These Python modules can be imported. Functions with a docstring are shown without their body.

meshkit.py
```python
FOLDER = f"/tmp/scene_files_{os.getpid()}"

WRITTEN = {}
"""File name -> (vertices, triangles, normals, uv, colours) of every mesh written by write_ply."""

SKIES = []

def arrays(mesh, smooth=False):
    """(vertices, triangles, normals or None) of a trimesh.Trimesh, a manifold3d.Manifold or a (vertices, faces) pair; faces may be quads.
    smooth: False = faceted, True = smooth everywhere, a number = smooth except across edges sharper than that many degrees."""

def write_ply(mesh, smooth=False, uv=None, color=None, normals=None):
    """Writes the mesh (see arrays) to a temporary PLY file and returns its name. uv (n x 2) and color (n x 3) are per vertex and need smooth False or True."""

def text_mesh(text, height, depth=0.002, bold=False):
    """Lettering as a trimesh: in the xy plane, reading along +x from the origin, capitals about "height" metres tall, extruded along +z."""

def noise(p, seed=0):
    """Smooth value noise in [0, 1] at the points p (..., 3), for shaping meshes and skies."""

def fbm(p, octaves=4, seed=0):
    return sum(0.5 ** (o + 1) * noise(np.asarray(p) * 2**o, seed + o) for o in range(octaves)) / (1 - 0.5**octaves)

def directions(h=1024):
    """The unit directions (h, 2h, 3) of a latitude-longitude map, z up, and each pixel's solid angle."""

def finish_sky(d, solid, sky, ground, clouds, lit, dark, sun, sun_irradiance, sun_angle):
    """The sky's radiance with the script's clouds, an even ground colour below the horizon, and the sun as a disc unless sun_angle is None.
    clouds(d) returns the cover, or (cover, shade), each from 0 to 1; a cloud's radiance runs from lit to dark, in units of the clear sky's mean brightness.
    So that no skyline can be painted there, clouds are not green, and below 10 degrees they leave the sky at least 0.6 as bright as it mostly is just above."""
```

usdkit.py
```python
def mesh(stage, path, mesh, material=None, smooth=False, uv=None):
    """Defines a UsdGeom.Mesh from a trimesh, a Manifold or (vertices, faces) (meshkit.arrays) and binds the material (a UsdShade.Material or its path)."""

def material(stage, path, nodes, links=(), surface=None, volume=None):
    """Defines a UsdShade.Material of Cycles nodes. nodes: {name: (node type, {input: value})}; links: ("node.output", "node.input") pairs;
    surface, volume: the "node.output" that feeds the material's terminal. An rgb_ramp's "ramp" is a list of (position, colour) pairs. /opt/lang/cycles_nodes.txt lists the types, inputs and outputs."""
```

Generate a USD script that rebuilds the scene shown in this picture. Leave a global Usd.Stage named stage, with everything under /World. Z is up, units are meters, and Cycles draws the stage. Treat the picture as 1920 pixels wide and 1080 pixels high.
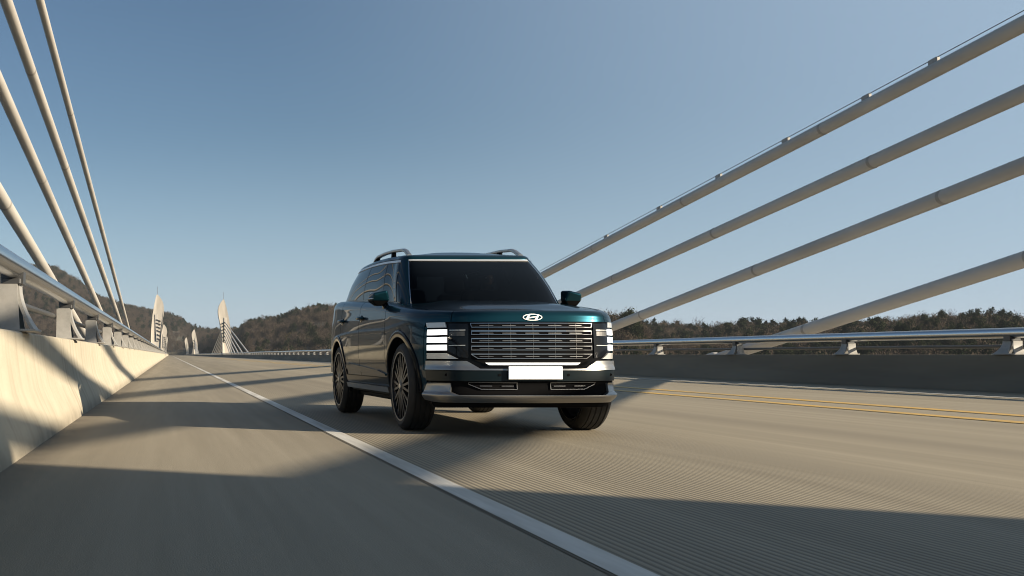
import math, random
import numpy as np, trimesh, shapely, usdkit, meshkit
import manifold3d as m3
from shapely.geometry import Polygon, LineString, box as sbox
from shapely.ops import unary_union
from scipy.interpolate import CubicSpline, splprep, splev, PchipInterpolator as PC, RegularGridInterpolator
from scipy.spatial import cKDTree
from pxr import Usd, UsdGeom, UsdLux, UsdShade, Gf, Vt, Sdf

rng = np.random.default_rng(7)
stage = Usd.Stage.CreateInMemory()
UsdGeom.SetStageUpAxis(stage, 'Z'); UsdGeom.SetStageMetersPerUnit(stage, 1.0)
UsdGeom.Xform.Define(stage, '/World'); UsdGeom.Scope.Define(stage, '/World/Looks')

# ------------------------------------------------------------------ camera, sky, sun, exposure
EYE = 0.69                      # a low camera beside the edge line, looking straight down the bridge
cam = UsdGeom.Camera.Define(stage, '/World/camera')
cam.AddTranslateOp().Set(Gf.Vec3d(0, 0, EYE)); cam.AddRotateXOp().Set(90)
cam.CreateHorizontalApertureAttr(36.0); cam.CreateVerticalApertureAttr(20.25)
cam.CreateFocalLengthAttr(36.0 * 2000 / 1920)
cam.CreateHorizontalApertureOffsetAttr(36.0 * (960 - 318) / 1920)
cam.CreateVerticalApertureOffsetAttr(36.0 * (665 - 540) / 1920)
cam.CreateClippingRangeAttr(Gf.Vec2f(0.05, 20000)); cam.CreateExposureAttr(1.02)

SUN = np.array([2.4, -1.3, 1.0])           # towards the sun: low, behind the camera on the right
elev = math.atan2(SUN[2], math.hypot(SUN[0], SUN[1])); rot = math.atan2(SUN[0], SUN[1])
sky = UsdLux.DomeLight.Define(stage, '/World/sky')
sky_mat = usdkit.material(stage, '/World/Looks/sky_look', {
    'sky': ('sky_texture', {'sky_type': 'single_scattering', 'sun_disc': False, 'sun_elevation': elev, 'sun_rotation': rot,
                            'altitude': 200.0, 'air_density': 1.0, 'aerosol_density': 0.9, 'ozone_density': 4.0}),
    'tint': ('mix_color', {'blend_type': 'multiply', 'fac': 1.0, 'b': (1.0, .98, .90)}),
    # thin even haze: strongest low down all round, and a broad glow painted into the right-hand sky
    'tc': ('texture_coordinate', {}), 'xyz': ('separate_xyz', {}), 'low': ('map_range', {'range_type': 'smoothstep', 'from_min': .22, 'from_max': -.02, 'to_min': 0.0, 'to_max': .58, 'clamp': True}),
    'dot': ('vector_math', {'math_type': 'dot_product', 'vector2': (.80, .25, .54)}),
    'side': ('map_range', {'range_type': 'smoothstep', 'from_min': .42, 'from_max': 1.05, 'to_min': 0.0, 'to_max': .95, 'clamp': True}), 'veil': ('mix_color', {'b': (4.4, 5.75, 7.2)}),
    'haze': ('mix_color', {'b': (4.5, 6.0, 8.2)}),
    'bg': ('background_shader', {'strength': 0.05})},
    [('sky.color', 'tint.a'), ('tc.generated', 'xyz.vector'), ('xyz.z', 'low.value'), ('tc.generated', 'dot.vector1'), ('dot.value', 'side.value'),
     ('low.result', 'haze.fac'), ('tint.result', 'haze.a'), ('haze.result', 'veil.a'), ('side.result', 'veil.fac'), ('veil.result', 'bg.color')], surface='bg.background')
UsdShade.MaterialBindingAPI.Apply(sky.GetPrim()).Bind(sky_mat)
sky.GetPrim().SetCustomDataByKey('kind', 'structure')
sun = UsdLux.DistantLight.Define(stage, '/World/sun')
sun.CreateNormalizeAttr(True); sun.CreateIntensityAttr(1.25); sun.CreateAngleAttr(0.5); sun.CreateColorAttr(Gf.Vec3f(1.0, 0.86, 0.66))
d = SUN / np.linalg.norm(SUN)
sun.AddRotateZOp().Set(math.degrees(math.atan2(d[1], d[0])) + 90); sun.AddRotateXOp().Set(math.degrees(math.acos(d[2])))

# ------------------------------------------------------------------ helpers
used = set()
def path_for(name, parent=None):
    base = (str(parent.GetPath()) if parent is not None else '/World') + '/' + name
    p, k = base, 0
    while p in used:
        k += 1; p = f'{base}_{k:03d}'
    used.add(p); return p
def tag(prim, label=None, cat=None, group=None, kind=None):
    prim = prim.GetPrim() if hasattr(prim, 'GetPrim') else prim
    for k, v in (('label', label), ('category', cat), ('group', group), ('kind', kind)):
        if v: prim.SetCustomDataByKey(k, v)
    return prim
def obj(name, mesh, mat, parent=None, smooth=False, label=None, kind=None):
    p = usdkit.mesh(stage, path_for(name, parent), mesh, mat, smooth=smooth).GetPrim()
    return tag(p, label, None, None, kind)
def thing(name, label, cat, loc=(0, 0, 0), rz=0, group=None, parent=None):
    x = UsdGeom.Xform.Define(stage, path_for(name, parent)); x.AddTranslateOp().Set(Gf.Vec3d(*map(float, loc)))
    if rz: x.AddRotateZOp().Set(float(rz))
    return tag(x, label, cat, group)
def struct(name, mesh, mat, parent=None, smooth=False):
    p = obj(name, mesh, mat, parent, smooth)
    return tag(p, kind='structure') if parent is None else p
def copy_of(src, name, label, cat, loc, rz=0, scale=1, group=None):
    x = UsdGeom.Xform.Define(stage, path_for(name)); x.AddTranslateOp().Set(Gf.Vec3d(*map(float, loc))); x.AddRotateZOp().Set(float(rz))
    x.AddScaleOp().Set(Gf.Vec3f(*([float(scale)] * 3)))
    x.GetPrim().GetReferences().AddInternalReference(src); x.GetPrim().SetInstanceable(True)
    return tag(x, label, cat, group)
cat_ = trimesh.util.concatenate
def T(v, f): return trimesh.Trimesh(np.asarray(v, float), np.asarray(f, int), process=False)
def bx(x0, x1, y0, y1, z0, z1, r=0):
    m = trimesh.creation.box([x1 - x0, y1 - y0, z1 - z0])
    if r:
        h = np.array([x1 - x0, y1 - y0, z1 - z0]) / 2
        pts = np.array([[sx * (h[0] - r * (a != 0)), sy * (h[1] - r * (a != 1)), sz * (h[2] - r * (a != 2))]
                        for sx in (-1, 1) for sy in (-1, 1) for sz in (-1, 1) for a in range(3)])
        m = trimesh.convex.convex_hull(pts)
    m.apply_translation([(x0 + x1) / 2, (y0 + y1) / 2, (z0 + z1) / 2]); return m
def tube(pts, r, n=16, cap=True):
    pts = np.asarray(pts, float); r = np.broadcast_to(np.asarray(r, float), len(pts))
    t = np.gradient(pts, axis=0); t /= np.linalg.norm(t, axis=1)[:, None]
    ref = np.array([0, 0, 1.0]) if abs(t[0] @ [0, 0, 1]) < .95 else np.array([1.0, 0, 0])
    a = np.linspace(0, 2 * np.pi, n, endpoint=False); V = []
    for p, q, rr in zip(pts, t, r):
        b = np.cross(q, ref); b /= np.linalg.norm(b); c = np.cross(b, q)
        V.append(p + rr * (np.cos(a)[:, None] * b + np.sin(a)[:, None] * c))
    V = np.vstack(V); F = []
    for i in range(len(pts) - 1):
        for k in range(n):
            A, B = i * n + k, i * n + (k + 1) % n; F += [[A, A + n, B], [B, A + n, B + n]]
    if cap:
        for e, o in ((0, 1), (len(pts) - 1, -1)):
            F += [[e * n, e * n + k, e * n + k + 1][::o] for k in range(1, n - 1)]
    m = T(V, F); m.fix_normals() if len(F) < 4000 else None
    return m
def extrude(poly, h):          # polygon in a plane, raised along +z
    return cat_([trimesh.creation.extrude_polygon(g, h, engine='earcut') for g in getattr(poly, 'geoms', [poly])])
def xz(poly, y0, y1):          # polygon drawn in x,z and extruded along y
    m = extrude(poly, y1 - y0); v = m.vertices.copy()
    m = T(np.c_[v[:, 0], y0 + v[:, 2], v[:, 1]], m.faces); m.fix_normals(); return m
def smoothstep(a, b, x):
    t = np.clip((np.asarray(x, float) - a) / (b - a), 0, 1); return t * t * (3 - 2 * t)

# ------------------------------------------------------------------ materials
L = '/World/Looks/'
def plain(name, col, rough=.5, metal=0, coat=0, **kw):
    return usdkit.material(stage, L + name, {'p': ('principled_bsdf', {'base_color': col, 'roughness': rough, 'metallic': metal, **({'coat_weight': coat, 'coat_roughness': .03} if coat else {}), **kw})}, surface='p.BSDF')
def noisy(name, c1, c2, scale, rough=.85, bump=.3, bscale=60, stretch=(1, 1, 1), dist=.01, c3=None, scale3=1.0):
    n = {'g': ('geometry', {}), 'm': ('mapping', {'scale': stretch}), 'n': ('noise_texture', {'scale': scale, 'detail': 6.0, 'roughness': .6}),
         'r': ('rgb_ramp', {'ramp': [(.3, c1), (.7, c2)]}), 'b': ('noise_texture', {'scale': bscale, 'detail': 4.0}),
         'u': ('bump', {'strength': bump, 'distance': dist}), 'p': ('principled_bsdf', {'roughness': rough})}
    l = [('g.position', 'm.vector'), ('m.vector', 'n.vector'), ('n.fac', 'r.fac'), ('g.position', 'b.vector'), ('b.fac', 'u.height'), ('u.normal', 'p.normal')]
    if c3 is not None:
        n['n3'] = ('noise_texture', {'scale': scale3, 'detail': 5.0, 'roughness': .65}); n['r3'] = ('rgb_ramp', {'ramp': [(.42, (0, 0, 0)), (.68, (1, 1, 1))]})
        n['x'] = ('mix_color', {'b': c3}); l += [('m.vector', 'n3.vector'), ('n3.fac', 'r3.fac'), ('r3.color', 'x.fac'), ('r.color', 'x.a'), ('x.result', 'p.base_color')]
    else: l += [('r.color', 'p.base_color')]
    return usdkit.material(stage, L + name, n, l, surface='p.BSDF')
M = {}
def stained(name, c1, c2, c3):
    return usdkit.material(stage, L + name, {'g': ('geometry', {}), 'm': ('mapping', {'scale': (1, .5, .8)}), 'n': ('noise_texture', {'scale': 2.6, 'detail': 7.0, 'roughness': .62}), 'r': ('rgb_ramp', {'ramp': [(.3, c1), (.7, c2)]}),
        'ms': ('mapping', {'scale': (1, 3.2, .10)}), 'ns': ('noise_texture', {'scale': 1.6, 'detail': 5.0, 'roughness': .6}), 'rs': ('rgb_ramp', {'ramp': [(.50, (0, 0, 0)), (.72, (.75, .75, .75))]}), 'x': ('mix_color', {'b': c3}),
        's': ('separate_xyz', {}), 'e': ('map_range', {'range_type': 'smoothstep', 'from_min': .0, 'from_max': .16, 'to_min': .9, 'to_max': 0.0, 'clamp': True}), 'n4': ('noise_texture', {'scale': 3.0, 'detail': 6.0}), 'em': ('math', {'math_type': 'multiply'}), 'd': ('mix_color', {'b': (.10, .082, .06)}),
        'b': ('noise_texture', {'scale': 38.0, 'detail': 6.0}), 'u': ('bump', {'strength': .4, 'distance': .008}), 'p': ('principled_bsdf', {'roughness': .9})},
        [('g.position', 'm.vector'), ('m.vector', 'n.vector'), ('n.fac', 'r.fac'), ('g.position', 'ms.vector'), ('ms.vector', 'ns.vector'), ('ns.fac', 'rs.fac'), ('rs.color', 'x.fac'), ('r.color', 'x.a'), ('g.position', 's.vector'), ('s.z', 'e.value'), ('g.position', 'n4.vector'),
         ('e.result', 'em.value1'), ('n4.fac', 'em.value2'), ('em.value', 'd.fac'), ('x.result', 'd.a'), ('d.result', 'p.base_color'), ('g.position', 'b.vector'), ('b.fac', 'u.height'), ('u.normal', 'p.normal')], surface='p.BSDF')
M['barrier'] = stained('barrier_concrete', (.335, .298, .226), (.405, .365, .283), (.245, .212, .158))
M['barrier_right'] = noisy('barrier_concrete_weathered', (.155, .132, .095), (.205, .178, .132), 1.5, .9, .25, 45, (1, .1, 1), .006, (.12, .102, .075), .7)  # darker copy of the barrier concrete, its shade put into the colour
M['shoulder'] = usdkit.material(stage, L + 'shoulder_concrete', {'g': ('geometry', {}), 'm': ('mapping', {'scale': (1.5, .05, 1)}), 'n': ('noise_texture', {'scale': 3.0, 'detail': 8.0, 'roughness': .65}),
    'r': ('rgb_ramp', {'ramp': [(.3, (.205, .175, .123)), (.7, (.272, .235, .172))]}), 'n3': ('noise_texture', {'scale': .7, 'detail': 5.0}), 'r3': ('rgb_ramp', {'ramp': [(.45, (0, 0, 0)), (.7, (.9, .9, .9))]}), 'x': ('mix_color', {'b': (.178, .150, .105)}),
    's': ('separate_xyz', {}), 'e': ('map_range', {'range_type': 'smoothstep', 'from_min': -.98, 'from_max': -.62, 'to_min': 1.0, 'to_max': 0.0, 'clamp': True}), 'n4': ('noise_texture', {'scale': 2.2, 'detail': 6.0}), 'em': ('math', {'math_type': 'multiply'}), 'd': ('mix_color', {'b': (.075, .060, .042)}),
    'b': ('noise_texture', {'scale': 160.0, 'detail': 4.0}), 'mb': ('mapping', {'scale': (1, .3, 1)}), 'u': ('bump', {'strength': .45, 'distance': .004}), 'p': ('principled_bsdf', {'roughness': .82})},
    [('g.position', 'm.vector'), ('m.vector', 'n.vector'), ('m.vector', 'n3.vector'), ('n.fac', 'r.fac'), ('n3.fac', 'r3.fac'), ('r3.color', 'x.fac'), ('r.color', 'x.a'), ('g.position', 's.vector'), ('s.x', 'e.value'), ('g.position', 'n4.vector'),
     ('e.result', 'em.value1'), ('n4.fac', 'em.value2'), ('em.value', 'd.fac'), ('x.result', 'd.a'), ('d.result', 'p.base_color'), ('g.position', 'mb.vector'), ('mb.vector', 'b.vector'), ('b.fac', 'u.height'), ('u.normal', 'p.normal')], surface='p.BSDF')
def road_look(name, c1, c2, c3):
    n = {'g': ('geometry', {}), 'm': ('mapping', {'scale': (2.6, .045, 1)}), 'n': ('noise_texture', {'scale': 2.2, 'detail': 7.0, 'roughness': .6}), 'r': ('rgb_ramp', {'ramp': [(.3, c1), (.7, c2)]}),
         'n3': ('noise_texture', {'scale': .55, 'detail': 3.0}), 'r3': ('rgb_ramp', {'ramp': [(.45, (0, 0, 0)), (.72, (.8, .8, .8))]}), 'x': ('mix_color', {'b': c3}),
         'w': ('wave_texture', {'wave_type': 'bands', 'bands_direction': 'x', 'profile': 'sine', 'scale': .31416 / .036, 'distortion': .25, 'detail': 1.0, 'detail_scale': .4}),
         'gx': ('separate_xyz', {}), 'fade': ('map_range', {'range_type': 'smoothstep', 'from_min': 2.6, 'from_max': 5.2, 'to_min': 1.0, 'to_max': .0, 'clamp': True}), 'hs': ('math', {'math_type': 'multiply'}), 'wr': ('rgb_ramp', {'ramp': [(.1, (.56, .56, .56)), (.6, (1, 1, 1))]}), 'y': ('mix_color', {'blend_type': 'multiply'}),
         'f': ('noise_texture', {'scale': 160.0, 'detail': 3.0}), 'u': ('bump', {'strength': .25, 'distance': .004}), 'uw': ('bump', {'strength': .45, 'distance': .005}),
         'p': ('principled_bsdf', {'roughness': .8})}
    l = [('g.position', 'm.vector'), ('m.vector', 'n.vector'), ('m.vector', 'n3.vector'), ('n.fac', 'r.fac'), ('n3.fac', 'r3.fac'), ('r3.color', 'x.fac'), ('r.color', 'x.a'),
         ('g.position', 'w.vector'), ('w.fac', 'wr.fac'), ('x.result', 'y.a'), ('wr.color', 'y.b'), ('y.result', 'p.base_color'), ('g.position', 'f.vector'), ('f.fac', 'u.height'),
         ('w.fac', 'hs.value1'), ('fade.result', 'hs.value2'), ('hs.value', 'uw.height'), ('g.position', 'gx.vector'), ('gx.x', 'fade.value'), ('fade.result', 'y.fac'), ('u.normal', 'uw.normal'), ('uw.normal', 'p.normal')]
    return usdkit.material(stage, L + name, n, l, surface='p.BSDF')
M['road'] = road_look('grooved_road_concrete', (.222, .187, .128), (.300, .257, .181), (.185, .155, .107))
M['white_line'] = noisy('worn_white_paint', (.50, .48, .43), (.64, .62, .57), 5, .6, .2, 120, (1, .08, 1), .003, (.34, .315, .265), 4)
M['yellow_line'] = noisy('worn_yellow_paint', (.50, .30, .055), (.60, .37, .075), 5, .6, .2, 120, (1, .1, 1), .003, (.34, .25, .11), 4)
M['steel'] = usdkit.material(stage, L + 'brushed_steel', {'g': ('geometry', {}), 'm': ('mapping', {'scale': (14, .12, 14)}), 'n': ('noise_texture', {'scale': 3.0, 'detail': 4.0}),
    'r': ('rgb_ramp', {'ramp': [(.3, (.17, .17, .17)), (.75, (.25, .25, .25))]}), 'p': ('principled_bsdf', {'base_color': (.62, .62, .62), 'metallic': 1.0})},
    [('g.position', 'm.vector'), ('m.vector', 'n.vector'), ('n.fac', 'r.fac'), ('r.color', 'p.roughness')], surface='p.BSDF')
M['post'] = noisy('cast_grey_post', (.22, .215, .20), (.31, .30, .28), 9, .5, .15, 60, (1, 1, 1), .003, (.30, .29, .27), 5)
M['dark_steel'] = plain('dark_steel', (.09, .09, .09), .45, .6)
M['cable'] = noisy('cable_sheath', (.40, .375, .335), (.46, .43, .385), 1.2, .5, .04, 20, (1, .3, 1), .001, (.35, .325, .29), .8)
M['cable_joint'] = plain('cable_joint_band', (.26, .24, .21), .5)
M['pylon'] = noisy('pylon_concrete', (.44, .405, .35), (.50, .46, .405), .6, .85, .2, 20, (1, 1, .3), .01, (.37, .34, .29), .5)
M['pylon_panel'] = noisy('pylon_panel_concrete', (.40, .37, .33), (.48, .45, .40), .8, .85, .2, 20)
M['deck'] = noisy('deck_concrete', (.27, .26, .24), (.34, .33, .30), .5, .9, .2, 20)
M['terrain'] = noisy('leaf_litter', (.055, .044, .034), (.085, .068, .052), .06, .95, .5, 1.2, (1, 1, 1), .5, (.05, .05, .028), .02)
M['water'] = usdkit.material(stage, L + 'river_water', {'g': ('geometry', {}), 'n': ('noise_texture', {'scale': .8, 'detail': 5.0}), 'u': ('bump', {'strength': .25, 'distance': .2}),
    'p': ('principled_bsdf', {'base_color': (.02, .035, .035), 'roughness': .08})}, [('g.position', 'n.vector'), ('n.fac', 'u.height'), ('u.normal', 'p.normal')], surface='p.BSDF')
def leafy(name, cols, trans):
    return usdkit.material(stage, L + name, {'o': ('object_info', {}), 'i': ('geometry', {}), 'a': ('math', {'math_type': 'multiply_add', 'value2': .62, 'value3': 0.0}), 'k': ('math', {'math_type': 'multiply', 'value2': .38}),
        's': ('math', {'math_type': 'add'}), 'r': ('rgb_ramp', {'ramp': cols}), 'd': ('diffuse_bsdf', {}), 't': ('translucent_bsdf', {}), 'x': ('mix_closure', {'fac': trans})},
        [('o.random', 'a.value1'), ('i.random_per_island', 'k.value1'), ('a.value', 's.value1'), ('k.value', 's.value2'), ('s.value', 'r.fac'), ('r.color', 'd.color'), ('r.color', 't.color'), ('d.BSDF', 'x.closure1'), ('t.BSDF', 'x.closure2')], surface='x.closure')
M['twig'] = leafy('bare_twigs', [(0, (.060, .047, .037)), (.35, (.085, .066, .051)), (.7, (.105, .082, .063)), (1, (.115, .095, .075))], .15)
M['needle'] = leafy('pine_needles', [(0, (.018, .023, .014)), (.5, (.030, .036, .020)), (1, (.052, .055, .030))], .2)
M['autumn'] = leafy('dry_leaves', [(0, (.10, .075, .03)), (.5, (.15, .12, .05)), (1, (.18, .15, .065))], .25)
M['bark'] = noisy('tree_bark', (.055, .042, .032), (.10, .08, .062), 3, .95, .5, 12)

# ------------------------------------------------------------------ ground, river, hills
KX = np.array([-3000, -900, 0, 84, 103, 144, 188, 217, 241, 265, 286, 311, 335, 349, 361, 389, 406, 452, 458, 468, 500, 531, 552, 572, 604, 635, 900, 1100, 1144, 1187, 1199, 1228, 1288, 1360, 1397, 1457, 1505, 1598, 1648, 1692, 1737, 1781, 1841, 1885, 1920, 2600, 4200])
KY = np.array([560, 500, 495, 496, 499, 523, 555, 565, 572, 576, 580, 586, 592, 604, 610, 617, 616, 614, 605, 599, 594, 591, 580, 575, 571, 573, 590, 596, 596, 594, 611, 607, 608, 611, 603, 606, 605, 604, 599, 598, 595, 592, 587, 590, 595, 598, 610])
RX = np.array([-3000, 0, 230, 270, 318, 400, 440, 470, 640, 900, 1140, 1196, 1215, 1300, 1600, 1920, 4200])
RR = np.array([900, 1500, 1500, 1500, 1450, 1400, 1200, 950, 820, 700, 430, 430, 620, 600, 500, 440, 420])
TK = (KX - 318) / 2000; EK = (665 - KY) / 2000; TR = (RX - 318) / 2000
def tree_top(t): return 9.0
def ridge(t): return np.interp(t, TR, RR)
def terrain(X, Y):
    X = np.asarray(X, float); Y = np.maximum(np.asarray(Y, float), 1.0)
    t = X / Y; R = ridge(t); zc = EYE + np.interp(t, TK, EK) * R - tree_top(t)
    a = np.where(np.abs(t - .005) < .03, .70, .52)
    a = .52 + .18 * np.exp(-((t - .005) / .03) ** 2)
    q = Y / R; g = smoothstep(a, 1.0, q) * .5 + .5 * np.clip((q - a) / (1 - a), 0, 1); g = np.where(q > 1, 1 - .35 * smoothstep(1.02, 1.9, q), g)
    rough = (meshkit.fbm(np.stack([X / 60, Y / 60, X * 0], -1), 3, 5) - .5) * 7 * np.clip((q - a) * 6, 0, 1) * (q < 1.4)
    z = -13 + (zc + 13) * g + rough * np.where(np.abs(q - 1) < .15, .35, 1)
    onroad = (np.abs(X - 6.5) < 22) & (Y < 1120)
    return np.where(onroad, np.minimum(z, -2.0), z)
tt = np.sinh(np.linspace(-1, 1, 420) * 2.2) / math.sinh(2.2) * 2.0 + .15
qq = np.concatenate([np.linspace(.25, .5, 6), np.linspace(.52, 1.15, 60), np.linspace(1.2, 2.2, 12)])
tg, qg = np.meshgrid(tt, qq, indexing='ij'); Yg = qg * ridge(tg); Xg = tg * Yg; Zg = terrain(Xg, Yg)
Zg[:, 0] = -16
nI, nJ = tg.shape; idx = np.arange(nI * nJ).reshape(nI, nJ)
hq = np.c_[idx[:-1, :-1].ravel(), idx[1:, :-1].ravel(), idx[1:, 1:].ravel(), idx[:-1, 1:].ravel()]
struct('hills', (np.c_[Xg.ravel(), Yg.ravel(), Zg.ravel()], hq), M['terrain'], smooth=True)
struct('river_water', (np.array([[-4200, -400, -14], [4200, -400, -14], [4200, 3600, -14], [-4200, 3600, -14.]]), np.array([[0, 1, 2, 3]])), M['water'])

# ------------------------------------------------------------------ bridge deck, road and markings
Y0, Y1 = -60.0, 1120.0
LX, RXB = -0.99, 15.2
def strip(x0, x1, z, ys=(Y0, Y1)):
    ys = np.concatenate([np.linspace(ys[0], 60, 13), np.geomspace(70, ys[1], 14)]) if ys == (Y0, Y1) else np.asarray(ys)
    v = np.array([[x, y, z] for y in ys for x in (x0, x1)]); f = [[2 * i, 2 * i + 1, 2 * i + 3, 2 * i + 2] for i in range(len(ys) - 1)]
    return v, np.array(f)
struct('bridge_deck', bx(-4.6, 19.5, Y0, Y1, -1.9, -.012), M['deck'])
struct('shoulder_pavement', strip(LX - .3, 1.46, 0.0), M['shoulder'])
struct('road', strip(1.46, RXB + .4, -.002), M['road'])
LINES = [('edge_line', 1.392, 1.522, 'white_line'), ('yellow_line', 8.52, 8.76, 'yellow_line'), ('yellow_line', 9.48, 9.74, 'yellow_line'), ('edge_line', 13.40, 13.57, 'white_line')]  # the far-right white line is added paint standing in for a sunlit gap
for nm, a, b, m in LINES: struct(nm, strip(a, b, .004), M[m])
# the seam between shoulder and lane, a narrow filled joint
struct('joint_strip', strip(1.374, 1.386, .003), plain('joint_filler', (.13, .11, .08), .9))

# ------------------------------------------------------------------ barriers
def barrier_mesh(prof, sign, xbase, y0, y1):
    n = len(prof); ys = np.concatenate([np.arange(y0, 80, 4.0), np.geomspace(82, y1, 40)])
    V = np.array([[xbase + sign * px, y, pz] for y in ys for px, pz in prof]); F = []
    for i in range(len(ys) - 1):
        for k in range(n - 1):
            a = i * n + k; F.append([a, a + 1, a + n + 1]); F.append([a, a + n + 1, a + n])
    m = T(V, F)
    if m.face_normals[0] @ [-sign, 0, .3] < 0: m.invert()
    return m
profL = [(0, 0), (.012, .07), (.05, .17), (.115, .31), (.15, .40), (.175, .52), (.20, .70), (.212, .862), (.226, .876), (.245, .88), (.52, .88), (.54, .872), (.55, .86), (.60, -.3)]
profR = [(0, 0), (.012, .07), (.05, .16), (.09, .26), (.12, .34), (.15, .50), (.165, .672), (.178, .686), (.195, .69), (.46, .69), (.48, .68), (.50, .66), (.55, -.3)]
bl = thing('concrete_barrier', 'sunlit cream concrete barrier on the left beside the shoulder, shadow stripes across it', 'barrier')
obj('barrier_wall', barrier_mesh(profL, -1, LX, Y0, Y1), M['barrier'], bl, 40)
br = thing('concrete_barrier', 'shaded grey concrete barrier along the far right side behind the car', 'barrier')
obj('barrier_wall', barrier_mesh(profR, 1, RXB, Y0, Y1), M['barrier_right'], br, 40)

# ------------------------------------------------------------------ railings: a fat steel tube on cast posts
def post_parts(h):
    """a cast post standing at z=0; the road is on +x. Two flared side plates, a concave web, a base plate, a dark saddle under the rail"""
    zz = np.linspace(0, h, 13); fr = .040 + .030 * (1 - zz / h) ** 2.2; sp = .105 + .085 * (1 - zz / h) ** 2.4; fl = .045 + .15 * (1 - zz / h) ** 2.0
    body = []
    for s in (-1, 1):
        V, F = [], []
        for z, x, y in zip(zz, fr, sp):
            V += [(-.13, s * y, z), (x, s * y, z), (x, s * (y - .022), z), (-.13, s * (y - .022), z)]
        for i in range(12):
            for k in range(4):
                a, b = 4 * i + k, 4 * i + (k + 1) % 4; F += [[a, b, b + 4], [a, b + 4, a + 4]]
        F += [[48, 49, 50], [48, 50, 51], [0, 2, 1], [0, 3, 2]]
        m = T(V, F); m.fix_normals(); body.append(m)
    V, F = [], []
    for z, x, y in zip(zz, fl, sp): V += [(x, -y + .05, z), (x, y + .035, z), (x - .03, y + .035, z), (x - .03, -y + .05, z)]
    for i in range(12):
        for k in range(4):
            a, b = 4 * i + k, 4 * i + (k + 1) % 4; F += [[a, b, b + 4], [a, b + 4, a + 4]]
    m = T(V, F); m.fix_normals(); body.append(m)
    body.append(bx(-.155, .20, -.215, .215, 0, .022, .005))
    sad = [bx(-.10, .065, -.11, .11, h - .005, h + .045, .008)]
    ring = [(.103 * math.cos(a), .103 * math.sin(a)) for a in np.radians(np.linspace(200, 340, 15))]
    poly = Polygon(ring + [(.09, -.155), (-.09, -.155)])
    s_ = xz(poly, -.075, .075); s_.apply_translation([-.01, 0, h + .155]); sad.append(s_)
    return cat_(body), cat_(sad)
def railing(label, xr, zr, ztop, side, y_first, pitch, n):
    t = thing('bridge_railing', label, 'railing', (xr, 0, 0))
    obj('rail_tube', tube([(0, y, zr) for y in np.r_[np.arange(Y0, 100, 8), np.geomspace(104, Y1, 30)]], .097, 28), M['steel'], t, True)
    obj('rail_tube', tube([(-side * .17, y, zr - .245) for y in np.r_[np.arange(Y0, 100, 8), np.geomspace(104, Y1, 30)]], .032, 12), M['dark_steel'], t, True)
    h = zr - ztop - .145; pb, ps = post_parts(h)
    first = None; far = []
    for k in range(n):
        y = y_first + k * pitch
        b, s_ = pb.copy(), ps.copy()
        for m in (b, s_):
            if side < 0: m.vertices[:, 0] *= -1; m.invert()
            m.apply_translation([0, y, ztop])
        if y < 170:
            p = obj('post', b, M['post'], t, 35); obj('saddle', s_, M['dark_steel'], p, 35)
        elif y < 700: far.append(b)
    tag(obj('far_post', cat_(far), M['post'], t), kind='stuff')
    return t
railing('thick brushed steel handrail on curved posts along the left barrier', -1.30, 1.425, .88, 1, 8.95 - 3 * 4.65, 4.65, 150)
railing('long steel handrail on flared posts along the right barrier behind the car', 15.5, 1.09, .69, -1, 19.65 - 4 * 4.75, 4.75, 146)

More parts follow.
